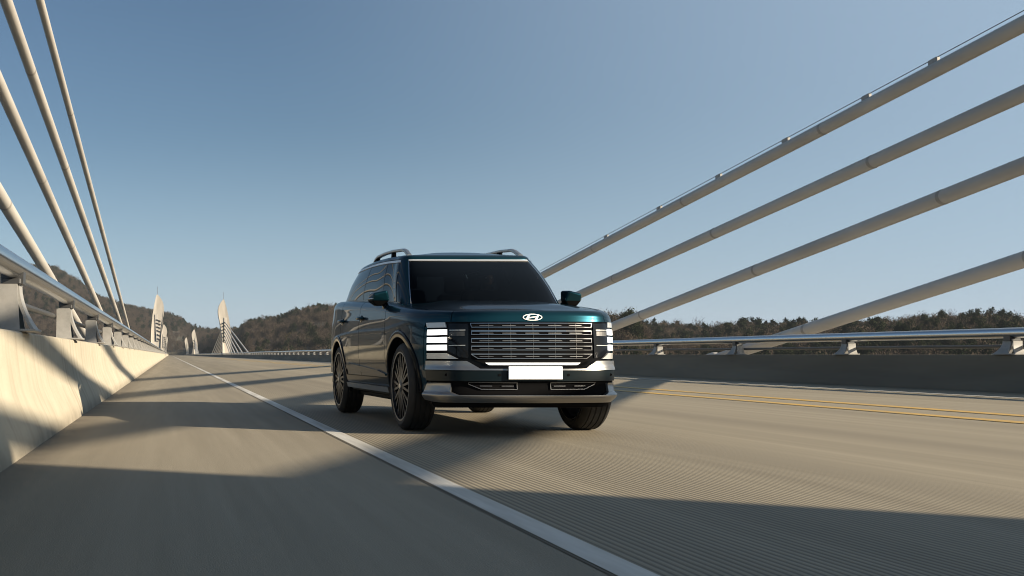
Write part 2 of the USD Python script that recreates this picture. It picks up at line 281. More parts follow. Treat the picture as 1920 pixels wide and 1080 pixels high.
# ------------------------------------------------------------------ pylons
right_edge = [(1.38, 0), (1.28, 4.7), (1.09, 7.5), (.79, 9.3), (.49, 11.3), (.10, 13.2), (-.40, 15.2), (-.79, 16.6), (-1.05, 17.0)]
left_edge = [(-1.18, 16.98), (-1.6, 16.5), (-2.07, 15.8), (-2.42, 15.1), (-2.61, 14.4), (-2.68, 13.7), (-2.67, 13.0), (-2.57, 12.05), (-2.27, 10.7), (-1.88, 8.3), (-1.58, 6.3), (-1.44, 4.3), (-1.38, 0)]
blade = Polygon(right_edge + left_edge)
def pylon(label, X, Y, side, hy=2.5, zlow=-13.0, cables=None):
    t = thing('bridge_pylon', label, 'pylon', (X, Y, 0), group=None)
    m = extrude(Polygon(right_edge + left_edge + [(-1.38, zlow), (1.38, zlow)]), 1.0); v = m.vertices.copy()
    hyz = hy * (1 - .022 * np.clip(v[:, 1], 0, 17))
    sh = .055 if side < 0 else 0.0; m = T(np.c_[(v[:, 0] + sh * v[:, 1]) * side, (v[:, 2] * 2 - 1) * hyz, v[:, 1]], m.faces); m.fix_normals()
    obj('tower', m, M['pylon'], t)
    for s in (-1, 1):
        p = bx(-.95, -.15, -.04, .04, 4.4, 11.6, .02); p.vertices[:, 1] += s * hy * (1 - .022 * p.vertices[:, 2]); p.vertices[:, 0] = (p.vertices[:, 0] + sh * p.vertices[:, 2]) * side
        p.fix_normals(); obj('anchor_panel', p, M['pylon_panel'], t)
        for k, z in enumerate((5.0, 6.1, 7.2, 8.2, 9.2, 10.1)):
            a = xz(Polygon([(-1.30 - .07 * (z - 5), z - .52), (-.55, z - .10), (-.55, z + .16), (-1.30 - .07 * (z - 5), z - .26)]), -.22, .05 if s < 0 else .22)
            a.vertices[:, 1] = a.vertices[:, 1] * s * -1 + s * (hy * (1 - .022 * z) - .0); a.vertices[:, 0] = (a.vertices[:, 0] + sh * a.vertices[:, 2]) * side; a.fix_normals()
            obj('anchor_rib', a, M['dark_steel'], t)
    obj('lightning_rod', tube([((-1.1 + 17 * sh) * side, 0, 16.9), ((-1.1 + 17 * sh) * side, 0, 19.2)], .05, 8), M['dark_steel'], t)
    obj('plinth', bx(-1.6, 1.6, -hy - .5, hy + .5, -1.9, .35, .05), M['deck'], t)
    if cables:
        for s in (-1, 1):
            for k, (z, L_) in enumerate(zip((10.2, 9.3, 8.3, 7.3, 6.2, 5.1), cables)):
                obj('stay_cable', tube([(-.7 * side, s * hy * .8, z), (-.7 * side, s * L_, .2)], .15, 10), M['cable'], t, True)
    return t
pylon('near concrete pylon standing on the right, its shadow falling over the foreground road', 17.0, -5.9, 1, 2.9)
pylon('pale leaf-shaped pylon with fanned cables, tallest on the right side of the road', 17.0, 316, 1, 2.5, cables=(104, 85, 70, 56, 44, 33))
pylon('second pale pylon beyond the fanned one, right side of the distant road', 17.0, 690, 1, 2.5, cables=(104, 85, 70, 56, 44, 33))
pylon('smallest and farthest pale pylon on the right side of the distant road', 17.0, 1010, 1, 2.5)
pylon('tallest pale pylon rising right behind the end of the left railing', -3.5, 290, -1, 2.5)
pylon('second pylon behind the tallest on the left, half hidden by it', -3.3, 575, -1, 2.5)
pylon('farthest and lowest pylon in the row at the left barrier end', -3.4, 885, -1, 2.5)

# ------------------------------------------------------------------ stay cables of the near pylon, left and right of the road
def cable_line(X, p, q, r, ends):
    def at(px): 
        Y = X * 2000 / (px[0] - 318); return Y, EYE + (665 - px[1]) / 2000 * Y
    (ya, za), (yb, zb) = at(p), at(q); k = (zb - za) / (yb - ya)
    yl = ya + (ends - za) / k; yt = -9.8
    return np.array([X, yl, ends]), np.array([X, yt, za + (yt - ya) * k])
# far foot (x, y, z) and pylon end of each cable
CABLES = [
 (17.0, (1020, 515), (1900, 55), .165, 'topmost grey stay cable on the right with small clamps along it'),
 (17.0, (1085, 553), (1900, 184), .165, 'second grey stay cable from the top on the right'),
 (17.0, (1160, 608), (1900, 318), .17, 'third stay cable on the right, passing just above the car hood corner'),
 (17.0, (1400, 655), (1900, 493), .165, 'lowest stay cable on the right, dipping behind the railing'),
 (-3.0, (75, 490), (2, 370), .125, 'lowest stay cable on the left, meeting the railing first'),
 (-3.0, (183, 572), (4, 170), .115, 'second stay cable from the left edge, above the railing'),
 (-3.0, (222, 595), (18, 20), .115, 'third stay cable from the left edge, above the railing'),
 (-3.0, (240, 612), (80, 20), .10, 'thinnest stay cable on the left, nearest the road middle')]
for X, p, q, r, label in CABLES:
    A, B = cable_line(X, p, q, r, .1)
    t = thing('stay_cable', label, 'cable', tuple(A)); D = B - A; n = np.linalg.norm(D); u = D / n
    obj('sheath', tube([D * k for k in np.linspace(0, 1, 9)], r, 20), M['cable'], t, True)
    obj('anchor_sleeve', tube([u * -.2, u * 2.6, u * 2.75], [r * 1.45, r * 1.45, r * 1.05], 20), M['cable'], t, 40)
    for k in range(1, int(n / 7.5)):
        if k * 7.5 < 70: obj('sheath_joint', tube([u * (k * 7.5 - .05), u * (k * 7.5 + .05)], r * 1.025, 20), M['cable_joint'], t, 40)
    if 'clamps' in label:
        up = np.cross(u, [1, 0, 0]); up *= np.sign(up[2])
        for yk in (21.0, 23.7, 26.0, 29.4, 33.0, 37.0, 41.5):
            c = D * ((yk - A[1]) / D[1]); R_ = np.eye(4); R_[:3, 0] = (1, 0, 0); R_[:3, 1] = u; R_[:3, 2] = np.cross((1, 0, 0), u)
            b = bx(-.05, .05, -.14, .14, -.01, .12, .02); b.apply_transform(R_)
            if R_[2, 2] < 0: b.vertices *= -1; b.invert()
            b.apply_translation(c + up * (r - .01)); obj('clamp', b, M['post'], t)
        obj('wire', tube([D * .0 + up * (r + .10), D + up * (r + .10)], .009, 6), M['dark_steel'], t)

# ------------------------------------------------------------------ trees
def clump_faces(centres, size, flat=.5, r=rng):
    n = len(centres); a = r.normal(size=(n, 3)); a /= np.linalg.norm(a, axis=1)[:, None]; b = np.cross(a, r.normal(size=(n, 3))); b /= np.linalg.norm(b, axis=1)[:, None]
    s = size * r.uniform(.6, 1.4, n)[:, None]; a = a * s; b = b * s * flat
    V = np.stack([centres - a - b, centres + a - b * .6, centres + a * .8 + b, centres - a * .7 + b * .8], 1).reshape(-1, 3)
    i = 4 * np.arange(n)[:, None]; return T(V, np.vstack([i + [0, 1, 2], i + [0, 2, 3]]))
def branch(p, q, r0, r1):
    return tube([p, (np.array(p) + q) / 2 + rng.normal(size=3) * .08, q], [r0, (r0 + r1) / 2, r1], 4, False)
def bare_tree(h, dense, leaf=(0, 1)):
    trunk = [tube([(0, 0, -1.5), (rng.normal() * .1, rng.normal() * .1, h * .35), (rng.normal() * .2, rng.normal() * .2, h * .8)], [.19, .14, .05], 6, False)]
    tw = []
    for k in range(16):
        a = k * 2.4 + rng.normal() * .3; z0 = h * rng.uniform(.25, .7); L_ = h * rng.uniform(.22, .40) * (1.1 - .4 * z0 / h)
        q = np.array([math.cos(a) * L_ * .75, math.sin(a) * L_ * .75, z0 + L_ * rng.uniform(.5, .9)]); trunk.append(branch((0, 0, z0), q, .06, .02))
        c = q * .75 + np.array([0, 0, z0 * .25])
        m = int(dense / 16); pts = c + rng.normal(size=(m, 3)) * [.85, .85, .75]
        d_ = rng.normal(size=(m, 3)) * .5 + (pts - [0, 0, z0]) * .45; d_[:, 2] += .35; d_ /= np.linalg.norm(d_, axis=1)[:, None]
        s_ = np.cross(d_, rng.normal(size=(m, 3))); s_ /= np.linalg.norm(s_, axis=1)[:, None]
        ln = rng.uniform(.35, .9, m)[:, None]; w = rng.uniform(.05, .13, m)[:, None]
        V = np.stack([pts - s_ * w, pts + s_ * w, pts + d_ * ln], 1).reshape(-1, 3); tw.append(T(V, np.arange(3 * m).reshape(-1, 3)))
    return cat_(trunk), cat_(tw)
def pine_tree(h, n):
    trunk = tube([(0, 0, -1.5), (.1, 0, h * .5), (.15, .1, h * .93)], [.2, .14, .04], 6, False); P = []
    for k in range(13):
        f = rng.uniform(.28, 1) ; rad = h * .26 * (1.12 - f) ** .6 * rng.uniform(.7, 1.15); a = rng.uniform(0, 6.28)
        c = np.array([math.cos(a) * rad * .75, math.sin(a) * rad * .75, h * f]); m = n // 13
        P.append(c + rng.normal(size=(m, 3)) * [rad * .42 + .12, rad * .42 + .12, .05 * h])
    return trunk, clump_faces(np.vstack(P), .27, .5)
def leafy_tree(h, n):
    trunk = tube([(0, 0, -1.5), (.1, 0, h * .4), (.1, .1, h * .8)], [.18, .13, .04], 6, False); P = []
    for k in range(14):
        v = rng.normal(size=3); v /= np.linalg.norm(v); P.append(np.array([0, 0, h * .62]) + v * [h * .3, h * .3, h * .3] + rng.normal(size=(n // 14, 3)) * h * .075)
    return trunk, clump_faces(np.vstack(P), .2, .55)
LIB = {'bare': [bare_tree(8.5, 620), bare_tree(9.5, 560), bare_tree(7.5, 640), bare_tree(8.8, 480)], 'pine': [pine_tree(9.5, 780), pine_tree(8.0, 700), pine_tree(10.5, 820)], 'leafy': [leafy_tree(7.0, 620)]}
CROWN = {'bare': 'twig', 'pine': 'needle', 'leafy': 'autumn'}
# the wood that reads as one mass: an instancer over all the hillsides
wood = UsdGeom.PointInstancer.Define(stage, path_for('woodland')); tag(wood, 'brown winter wood with dark pines covering the hillsides', 'woodland', kind='stuff')
protos = UsdGeom.Scope.Define(stage, str(wood.GetPath()) + '/kinds'); kinds = []; used.add(str(protos.GetPath()))
for kind, items in LIB.items():
    for k, (tr, cr) in enumerate(items):
        x = UsdGeom.Xform.Define(stage, path_for(kind + '_tree', protos.GetPrim())); obj('trunk', tr, M['bark'], x.GetPrim()); obj('crown', cr, M[CROWN[kind]], x.GetPrim()); kinds.append((kind, x.GetPath()))
wood.CreatePrototypesRel().SetTargets([p for _, p in kinds])
def place(n, tlo, thi, qlo, qhi):
    t = rng.uniform(tlo, thi, n); q = np.sqrt(rng.uniform(qlo ** 2, qhi ** 2, n)); Y = q * ridge(t); return t * Y, Y, t, q
pts, pid, sc = [], [], []
def spread(n, tlo, thi, qlo, qhi, pines, s0=.75, s1=1.2):
    X, Y, t, q = place(n, tlo, thi, qlo, qhi); Z = terrain(X, Y)
    ok = ~((np.abs(X - 6.5) < 24) & (Y < 1130)) & (Z > -12.2)
    patch = meshkit.fbm(np.stack([X / 70, Y / 70, X * 0], -1), 3, 11); crest = np.clip((q - .86) / .1, 0, 1)
    for x, y, z, c, pt, e in zip(X[ok], Y[ok], Z[ok], crest[ok], patch[ok], rng.uniform(size=ok.sum())):
        pr = pines * (.25 + 1.9 * max(0, (pt - .47) * 4)) + .42 * c
        k = 'pine' if e < pr else ('leafy' if e > .965 else 'bare')
        ids = [i for i, (a, _) in enumerate(kinds) if a == k]; pts.append((x, y, z)); pid.append(ids[rng.integers(len(ids))]); sc.append(rng.uniform(s0, s1) * (.85 if k == 'pine' and c > .5 else 1))
spread(7200, -.19, .0, .56, 1.04, .16)
spread(1500, -.02, .075, .68, 1.05, .18)
spread(3600, .075, .45, .5, 1.06, .16)
spread(3600, .40, .86, .5, 1.06, .26)
PTS = np.array(pts); n = len(PTS)
wood.CreatePositionsAttr(Vt.Vec3fArray.FromNumpy(PTS.astype(np.float32))); wood.CreateProtoIndicesAttr(Vt.IntArray.FromNumpy(np.array(pid, np.int32)))
sc = np.array(sc); wood.CreateScalesAttr(Vt.Vec3fArray.FromNumpy(np.c_[sc, sc, sc * rng.uniform(.85, 1.15, n)].astype(np.float32)))
ang = rng.uniform(0, 2 * np.pi, n); wood.CreateOrientationsAttr(Vt.QuathArray([Gf.Quath(math.cos(a / 2), 0, 0, math.sin(a / 2)) for a in ang]))
# trees one can tell apart against the sky and above the right railing
firsts = {}
def tree(kind, k, loc, rz, s, label, group):
    nm = {'bare': 'bare_tree', 'pine': 'pine_tree', 'leafy': 'leafy_tree'}[kind]; cat = 'tree'
    if (kind, k) not in firsts:
        t = thing(nm, label, cat, loc, rz, group); UsdGeom.Xformable(t).AddScaleOp().Set(Gf.Vec3f(s, s, s))
        obj('trunk', LIB[kind][k][0], M['bark'], t); obj('crown', LIB[kind][k][1], M[CROWN[kind]], t); firsts[kind, k] = t.GetPath()
        return t
    return copy_of(firsts[kind, k], nm, label, cat, loc, rz, s, group)
def row(kind, pxs, q, label, group, smin=.8, smax=1.15):
    for px in pxs:
        t = (px + rng.uniform(-2, 2) - 318) / 2000; qq_ = q + rng.uniform(-.015, .015); Y = qq_ * ridge(t); X = t * Y
        tree(kind, int(rng.integers(len(LIB[kind]))), (X, Y, float(terrain(X, Y)) - .3), float(rng.uniform(0, 360)), float(rng.uniform(smin, smax)), label, group)
row('pine', np.linspace(318, 346, 8), .99, 'dark pine on the low hump right of the left pylons', 'pines on the hump by the left pylons')
row('pine', np.linspace(455, 632, 26), .99, 'dark green pine on the hill crest left of the car', 'pines on the hill crest left of the car', .75, 1.1)
row('pine', np.linspace(1205, 1500, 24), .99, 'dark pine on the low ridge above the right railing', 'pines on the ridge right of the car')
row('bare', np.linspace(1690, 1918, 14), .99, 'bare brown tree on the ridge at far right', 'bare trees on the ridge at the right edge', .9, 1.3)
row('leafy', [1158, 1170, 1180, 1190], .93, 'yellowish bushy tree just right of the car', 'yellowish trees right of the car', 1.0, 1.3)
row('bare', np.linspace(352, 410, 8), 1.0, 'pale bare tree in the dip behind the small pylons', 'bare trees in the dip between the hills', .9, 1.2)

# ------------------------------------------------------------------ the car: analytic body surfaces, panels cut from them
# local frame: x to the picture's right, u metres back from the front bumper, z up
CX, CY, YAW = 3.050, 8.92, 1.6
HALF = [(0, 0), (.3, .012), (.52, .045), (.66, .10), (.735, .18), (.80, .29), (.864, .43), (.900, .60), (.918, .82), (.931, 1.1), (.94, 1.6), (.94, 2.5), (.94, 3.5), (.932, 4.0), (.908, 4.4), (.866, 4.72), (.77, 4.94), (.56, 5.03), (.28, 5.055), (0, 5.06)]
def contour_of(half, s=2e-4):
    full = half + [(-x, u) for x, u in half[-2:0:-1]] + [half[0]]
    tck, _ = splprep(np.array(full).T, per=True, s=s, k=3)
    p = np.array(splev(np.linspace(0, .5, 6001), tck)).T; p[0, 0] = p[-1, 0] = 0
    return p, np.r_[0, np.cumsum(np.linalg.norm(np.diff(p, axis=0), axis=1))]
CP, CS = contour_of(HALF); SMAX = CS[-1]
_t = np.gradient(CP, axis=0); _t /= np.linalg.norm(_t, axis=1)[:, None]; CN = np.c_[_t[:, 1], -_t[:, 0]]      # outward
def s_of_u(u): return np.interp(u, CP[:, 1], CS)
def s_of_x(x): return np.sign(x) * np.interp(np.abs(x), CP[:3000, 0], CS[:3000])
def base_height(x, u):
    hc = PC([-.3, .05, .25, .6, 1.0, 1.45, 2.2, 4.4, 5.3], [1.02, 1.056, 1.082, 1.128, 1.168, 1.203, 1.240, 1.345, 1.36])(u)
    w = np.interp(u, CP[:, 1], CP[:, 0]); drop = np.interp(u, [0, .25, .5, 1.2, 1.9], [.0, .035, .055, .045, .0])
    bulge = .022 * smoothstep(.62, .38, np.abs(x)) * smoothstep(.15, .5, u) * smoothstep(1.9, 1.2, u)      # power dome of the hood
    return hc - drop * (np.abs(x) / np.maximum(w, .3)) ** 3 + bulge
SIDE = PC([-.1, .0, .15, .30, .42, .52, .62, .78, 1.0, 1.2, 1.4], [.12, .12, .10, .075, .045, .028, .012, .0, .006, .030, .050])
NOSE = PC([0, .22, .30, .36, .44, .47, .56, .60, .80, .96, 1.05, 1.2], [.11, .075, .02, .0, .012, .0, .0, .012, .02, .035, .055, .07])
def inset(s, z):
    a = np.abs(s); f = smoothstep(.75, 1.35, a) * (1 - smoothstep(5.0, 5.5, a))
    return SIDE(z) * f + NOSE(z) * (1 - f)
def rtop(s): return np.interp(np.abs(s), [0, .6, .95, 1.5, 9], [.068, .070, .100, .105, .09])
def top_z(s):
    a = np.abs(s); i = np.interp(a, CS, CP[:, 0]), np.interp(a, CS, CP[:, 1]); n = np.interp(a, CS, CN[:, 0]), np.interp(a, CS, CN[:, 1])
    q = inset(s, np.full_like(a, 1.1)) + rtop(s); return base_height(i[0] - n[0] * q, i[1] - n[1] * q) - rtop(s)
def VT(s): return rtop(s) * np.pi / 2
def wall(s, v, d):
    """the body side and nose at arc length s round the plan; v is height up to the shoulder, then runs over its rounding"""
    s = np.asarray(s, float); v = np.asarray(v, float); a = np.abs(s); sg = np.where(s < 0, -1, 1); zt = top_z(s); RTOP = rtop(s)
    ph = np.clip((v - zt) / RTOP, 0, np.pi / 2); z = np.minimum(v, zt)
    q = inset(s, z) + RTOP * (1 - np.cos(ph)) - d * np.cos(ph)
    x = np.interp(a, CS, CP[:, 0]) - np.interp(a, CS, CN[:, 0]) * q; u = np.interp(a, CS, CP[:, 1]) - np.interp(a, CS, CN[:, 1]) * q
    return np.stack([sg * x, u, z + (RTOP + d) * np.sin(ph)], -1)
def deck(x, u, d): return np.stack([x, u, base_height(x, u) + d], -1)
def grid_patch(poly, step):
    V, F, key = [], [], {}
    def vid(p):
        k = (round(p[0], 6), round(p[1], 6))
        if k not in key: key[k] = len(V); V.append(k)
        return key[k]
    x0, y0, x1, y1 = poly.bounds; sx, sy = step
    xs = np.linspace(x0, x1, max(1, math.ceil((x1 - x0) / sx)) + 1); ys = np.linspace(y0, y1, max(1, math.ceil((y1 - y0) / sy)) + 1)
    I, J = np.meshgrid(np.arange(len(xs) - 1), np.arange(len(ys) - 1), indexing='ij'); I, J = I.ravel(), J.ravel()
    cells = shapely.box(xs[I], ys[J], xs[I + 1], ys[J + 1]); shapely.prepare(poly); inside = shapely.contains(poly, cells)
    for i, j, c, ins in zip(I, J, cells, inside):
        if ins:
            q = [vid((xs[i], ys[j])), vid((xs[i + 1], ys[j])), vid((xs[i + 1], ys[j + 1])), vid((xs[i], ys[j + 1]))]; F += [[q[0], q[1], q[2]], [q[0], q[2], q[3]]]
        else:
            g = c.intersection(poly)
            for p in getattr(g, 'geoms', [g]):
                if p.geom_type != 'Polygon' or p.area < 1e-9: continue
                v, f = trimesh.creation.triangulate_polygon(p, engine='earcut')
                ids = [vid(a) for a in v]; F += [[ids[a] for a in t] for t in f if len({ids[a] for a in t}) == 3]
    return np.array(V), np.array(F)
def sheet(poly, fn, step=(.03, .03), top=.0, skirt=.012):
    """a panel: the flat outline laid on the surface fn(a, b, offset), with its edge turned in by skirt"""
    out = []
    for p in getattr(poly, 'geoms', [poly]):
        P, F = grid_patch(p, step); v = fn(P[:, 0], P[:, 1], np.full(len(P), top)); w = fn(P[:, 0], P[:, 1], np.full(len(P), top + .004))
        n = np.cross(v[F[:, 1]] - v[F[:, 0]], v[F[:, 2]] - v[F[:, 0]]); up = (w - v)[F].mean(1)
        if (n * up).sum() < 0: F = F[:, ::-1]
        e = np.vstack([F[:, [0, 1]], F[:, [1, 2]], F[:, [2, 0]]]); es = {tuple(x) for x in e}
        b = np.array([x for x in es if (x[1], x[0]) not in es])
        if skirt and len(b):
            lo = fn(P[:, 0], P[:, 1], np.full(len(P), top - skirt)); N = len(v)
            out.append(T(v, F)); A, B = b[:, 0], b[:, 1]
            vv = np.vstack([v[A], v[B], lo[A], lo[B]]); k = len(A); r = np.arange(k)
            out.append(T(vv, np.vstack([np.c_[r, r + 2 * k, r + 3 * k], np.c_[r, r + 3 * k, r + k]])))
        else: out.append(T(v, F))
    m = cat_(out); m.merge_vertices(digits_vertex=5); return m
def mir(m):
    n = m.copy(); n.vertices[:, 0] *= -1; n.invert(); return n
def car_w(m):
    n = m.copy(); return n
# paints
def car_paint():
    return usdkit.material(stage, L + 'teal_metallic_paint', {'g': ('texture_coordinate', {}), 'f': ('noise_texture', {'scale': 900.0, 'detail': 1.0}), 'u': ('bump', {'strength': .06, 'distance': .001}),
        'w': ('layer_weight', {'blend': .35}), 'r': ('rgb_ramp', {'ramp': [(0, (.007, .040, .056)), (.5, (.0035, .022, .034)), (1, (.002, .010, .016))]}),
        'p': ('principled_bsdf', {'metallic': .55, 'roughness': .30, 'specular_ior_level': .15, 'specular_tint': (.05, .16, .22), 'coat_weight': .6, 'coat_roughness': .012, 'coat_ior': 1.33})},
        [('w.facing', 'r.fac'), ('r.color', 'p.base_color'), ('g.object', 'f.vector'), ('f.fac', 'u.height'), ('u.normal', 'p.normal')], surface='p.BSDF')
M['paint'] = car_paint()
M['bumper_paint'] = plain('dark_teal_bumper', (.003, .009, .012), .3, .2, 0, specular_ior_level=.3)  # body teal darkened so the shade on the bar is in the colour
M['gloss_black'] = plain('gloss_black_trim', (.004, .004, .0045), .08, 0, 0, specular_ior_level=.1)
M['matt_black'] = plain('matt_black_plastic', (.005, .005, .0055), .9, specular_ior_level=.05)
M['under'] = plain('dark_underbody', (.008, .008, .008), .8)
M['chrome'] = plain('chrome', (.80, .80, .80), .10, 1.0)
M['grille_bright'] = plain('bright_grille_metal', (.40, .40, .40), .2, 1.0)
M['trim_silver'] = plain('bright_window_trim', (.62, .62, .62), .35, .5)
M['dull_metal'] = plain('dull_grille_metal', (.20, .20, .20), .4, .8)
M['satin'] = plain('satin_silver', (.30, .296, .288), .30, .85)
M['rubber'] = noisy('tyre_rubber', (.010, .010, .010), (.015, .0145, .014), 20, .75, .2, 200)
M['rim'] = plain('dark_alloy', (.030, .030, .032), .4, .6)
M['plate_white'] = plain('blank_white_plate', (.90, .90, .89), .3)
M['interior'] = plain('dark_cabin', (.010, .010, .010), .9)
M['seat'] = plain('seat_leather', (.014, .013, .012), .6)
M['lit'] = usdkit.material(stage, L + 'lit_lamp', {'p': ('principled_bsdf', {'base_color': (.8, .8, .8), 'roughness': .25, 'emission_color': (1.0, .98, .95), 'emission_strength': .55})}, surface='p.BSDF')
M['dim_lamp'] = plain('frosted_lamp', (.55, .54, .51), .25, .3, .6)
M['lens'] = plain('lamp_lens', (.006, .007, .009), .05, 0, 0, specular_ior_level=.25)
def glass(name, tint, base):
    return usdkit.material(stage, L + name, {'t': ('transparent_bsdf', {'color': tint}), 'g': ('glossy_bsdf', {'color': (1, 1, 1), 'roughness': .0}), 'f': ('fresnel', {'IOR': base}), 'x': ('mix_closure', {})},
        [('f.fac', 'x.fac'), ('t.BSDF', 'x.closure1'), ('g.BSDF', 'x.closure2')], surface='x.closure')
M['windshield'] = glass('tinted_windshield', (.15, .16, .16), 1.2)
M['side_glass'] = glass('dark_privacy_glass', (.03, .032, .034), 1.2)

car = thing('car', 'dark teal metallic sport utility car driving towards the viewer, white lamps lit, blank plate', 'car', (CX, CY, 0), YAW)
RW, ZW = .40, .40
UF, UR = .91, 3.88                      # axles
RA = .440                               # wheel arch opening
sF, sR = float(s_of_u(UF)), float(s_of_u(UR))
def arch(sc, r):
    a = np.linspace(0, 2 * np.pi, 73)[:-1]; return Polygon(np.c_[sc + r * np.cos(a), ZW + .02 + r * np.sin(a)]).union(sbox(sc - r, -.5, sc + r, ZW + .02))
holes = unary_union([arch(sF, RA), arch(sR, RA)])
big = unary_union([arch(sF, RA + .085), arch(sR, RA + .085)])
SILL = .47
VV = 1.8
def side_poly(s0, s1, z0=SILL): 
    p = sbox(s0, z0, s1, VV); return p
def clip_top(poly):                      # cut an (s, v) outline at the end of the shoulder rounding
    ss = np.linspace(-SMAX, SMAX, 700); t = top_z(ss) + VT(ss) - 1e-4
    return poly.intersection(Polygon(list(zip(ss, t)) + [(SMAX, -1), (-SMAX, -1)]))
bs = np.linspace(-SMAX, SMAX, 1600); bound = wall(bs, top_z(bs) + VT(bs), np.zeros(1600))
deck_area = Polygon(bound[:, :2]).buffer(0)
G = .006                                 # half a panel gap
def both(name, mesh, mat, smooth=30, parent=None, label=None):
    return [obj(name, mesh, mat, parent or car, smooth, label), obj(name, mir(mesh), mat, parent or car, smooth)]
# dark shell under the panels, with wheel wells
shell = [sheet(clip_top(sbox(-SMAX, .30, SMAX, VV)).difference(big).difference(shapely.affinity.scale(big, -1, 1, origin=(0, 0))), wall, (.06, .05), -.016, 0)]
shell.append(sheet(deck_area.buffer(-.01).difference(sbox(-.72, 1.30, .72, 4.5)), deck, (.06, .06), -.018, 0))
shell.append(bx(-.74, .74, .36, 4.75, .228, .30, .03))
for uc in (UF, UR):
    for sg in (-1, 1):
        a = np.linspace(-.25, np.pi + .25, 25); r = RA + .02; V, F = [], []
        for t in a:
            for x in (.55, min(.95, float(np.interp(uc + r * math.cos(t), CP[:, 1], CP[:, 0])) - .075)): V.append((sg * x, uc + r * math.cos(t), ZW + .02 + r * math.sin(t)))
        F = [[2 * i, 2 * i + 1, 2 * i + 3] for i in range(24)] + [[2 * i, 2 * i + 3, 2 * i + 2] for i in range(24)]
        shell.append(T(V, F)); shell.append(bx(min(sg * .52, sg * .56), max(sg * .52, sg * .56), uc - .5, uc + .5, .25, .95))
obj('body_shell', cat_(shell), M['under'], car)
# hood: nose face, its rounding and the deck, one panel
ZN = .968                                # lower edge of the painted nose
hood_w = .80
s_h = float(s_of_x(.78)) - .0
nose = clip_top(sbox(-.70, ZN, .70, VV))
hx = [(-.775, 1.30), (-.77, .9), (-.745, .52), (-.705, .33), (-.655, .2), (-.655, -.3), (.655, -.3), (.655, .2), (.705, .33), (.745, .52), (.77, .9), (.775, 1.30), (.66, 1.20), (.4, 1.13), (0, 1.10), (-.4, 1.13), (-.66, 1.20), (-.775, 1.30)]
hood_poly = Polygon(hx)
hood_m = cat_([sheet(nose, wall, (.02, .012), 0, .012), sheet(hood_poly.intersection(deck_area), deck, (.025, .025), 0, .012)])
hood_m.merge_vertices(digits_vertex=4)
obj('hood', hood_m, M['paint'], car, 40)
# fenders: nose corner above the lamps, side in front of the door, and the strip of deck beside the hood
DOOR1, DOOR2, DOOR3 = 1.42, 2.62, 3.70   # shut lines along u
s1, s2, s3 = (float(s_of_u(u)) for u in (DOOR1, DOOR2, DOOR3))
fend = clip_top(Polygon([(.708, ZN), (.99, ZN), (1.01, .93), (1.01, .56), (s1 - G, .56), (s1 - G, VV), (.708, VV)])).difference(holes)
fdeck = deck_area.intersection(sbox(.3, -.3, 1.2, DOOR1 - G)).difference(hood_poly.buffer(2 * G, join_style=2))
fm = cat_([sheet(fend, wall, (.03, .025)), sheet(fdeck, deck, (.025, .025))]); both('front_fender', fm, M['paint'], 40)
def side_panel(u0, u1, z0=SILL):
    a, b = float(s_of_u(u0)), float(s_of_u(u1)); p = clip_top(side_poly(a + G, b - G, z0)).difference(holes)
    dk = deck_area.intersection(sbox(.72, u0 + G, 1.2, u1 - G))
    return cat_([sheet(p, wall, (.04, .025)), sheet(dk, deck, (.04, .03))])
fd = both('front_door', side_panel(DOOR1, DOOR2), M['paint'], 40)
rd = both('rear_door', side_panel(DOOR2, DOOR3), M['paint'], 40)
qp = clip_top(side_poly(s3 + G, SMAX, SILL)).difference(holes)
qd = deck_area.intersection(sbox(.0, DOOR3 + G, 1.2, 5.1)).difference(sbox(-1, 3, .60, 4.55))
both('quarter_panel', cat_([sheet(qp, wall, (.04, .03)), sheet(qd, deck, (.04, .04))]), M['paint'], 40)
for prims, uh in ((fd, DOOR2 - .12), (rd, DOOR3 - .14)):
    for p, sg in zip(prims, (1, -1)):
        q = wall(np.array([float(s_of_u(uh))]), np.array([1.075]), np.array([0.0]))[0]
        h = [(q[0] + .006, q[1] - .125, q[2]), (q[0] + .036, q[1] - .10, q[2] + .002), (q[0] + .040, q[1], q[2] + .004), (q[0] + .034, q[1] + .09, q[2] + .004), (q[0] + .004, q[1] + .115, q[2] + .003)]
        m = tube(h, [.013, .016, .017, .016, .013], 10); pk = trimesh.creation.icosphere(3, .055); pk.vertices *= [.16, 1, .75]; pk.apply_translation(q + [.002, .02, -.006])
        if sg < 0: m, pk = mir(m), mir(pk)
        obj('door_handle', m, M['paint'], p, True); obj('handle_cup', pk, M['gloss_black'], p, True)
# wheel-arch trim: a proud gloss band round each arch
def band(sc, r0, r1, d, a0, a1):
    a = np.linspace(a0, a1, 49); P = [(sc + r1 * math.cos(t), ZW + .02 + r1 * math.sin(t)) for t in a] + [(sc + r0 * math.cos(t), ZW + .02 + r0 * math.sin(t)) for t in a[::-1]]
    return P
def arch_band(sc, ends):
    rows = [(RA - .012, -.07), (RA - .012, .004), (RA - .004, .010), (RA + .036, .012), (RA + .050, .010), (RA + .056, .004), (RA + .058, -.004)]
    a = np.linspace(ends[0], ends[1], 65); V = []
    for r, dd in rows: V.append(wall(sc - r * np.cos(a), ZW + .02 + r * np.sin(a), np.full(65, dd)))
    V = np.vstack(V); F = []
    for i in range(len(rows) - 1):
        for k in range(64): q = i * 65 + k; F += [[q, q + 1, q + 66], [q, q + 66, q + 65]]
    m = T(V, F)
    n = m.face_normals[len(F) // 2]
    if m.face_normals[3 * 128 + 60] [0] < 0: m.invert()
    return m
both('wheel_arch_trim', arch_band(sF, (-.12, np.pi + .30)), M['gloss_black'], 40)
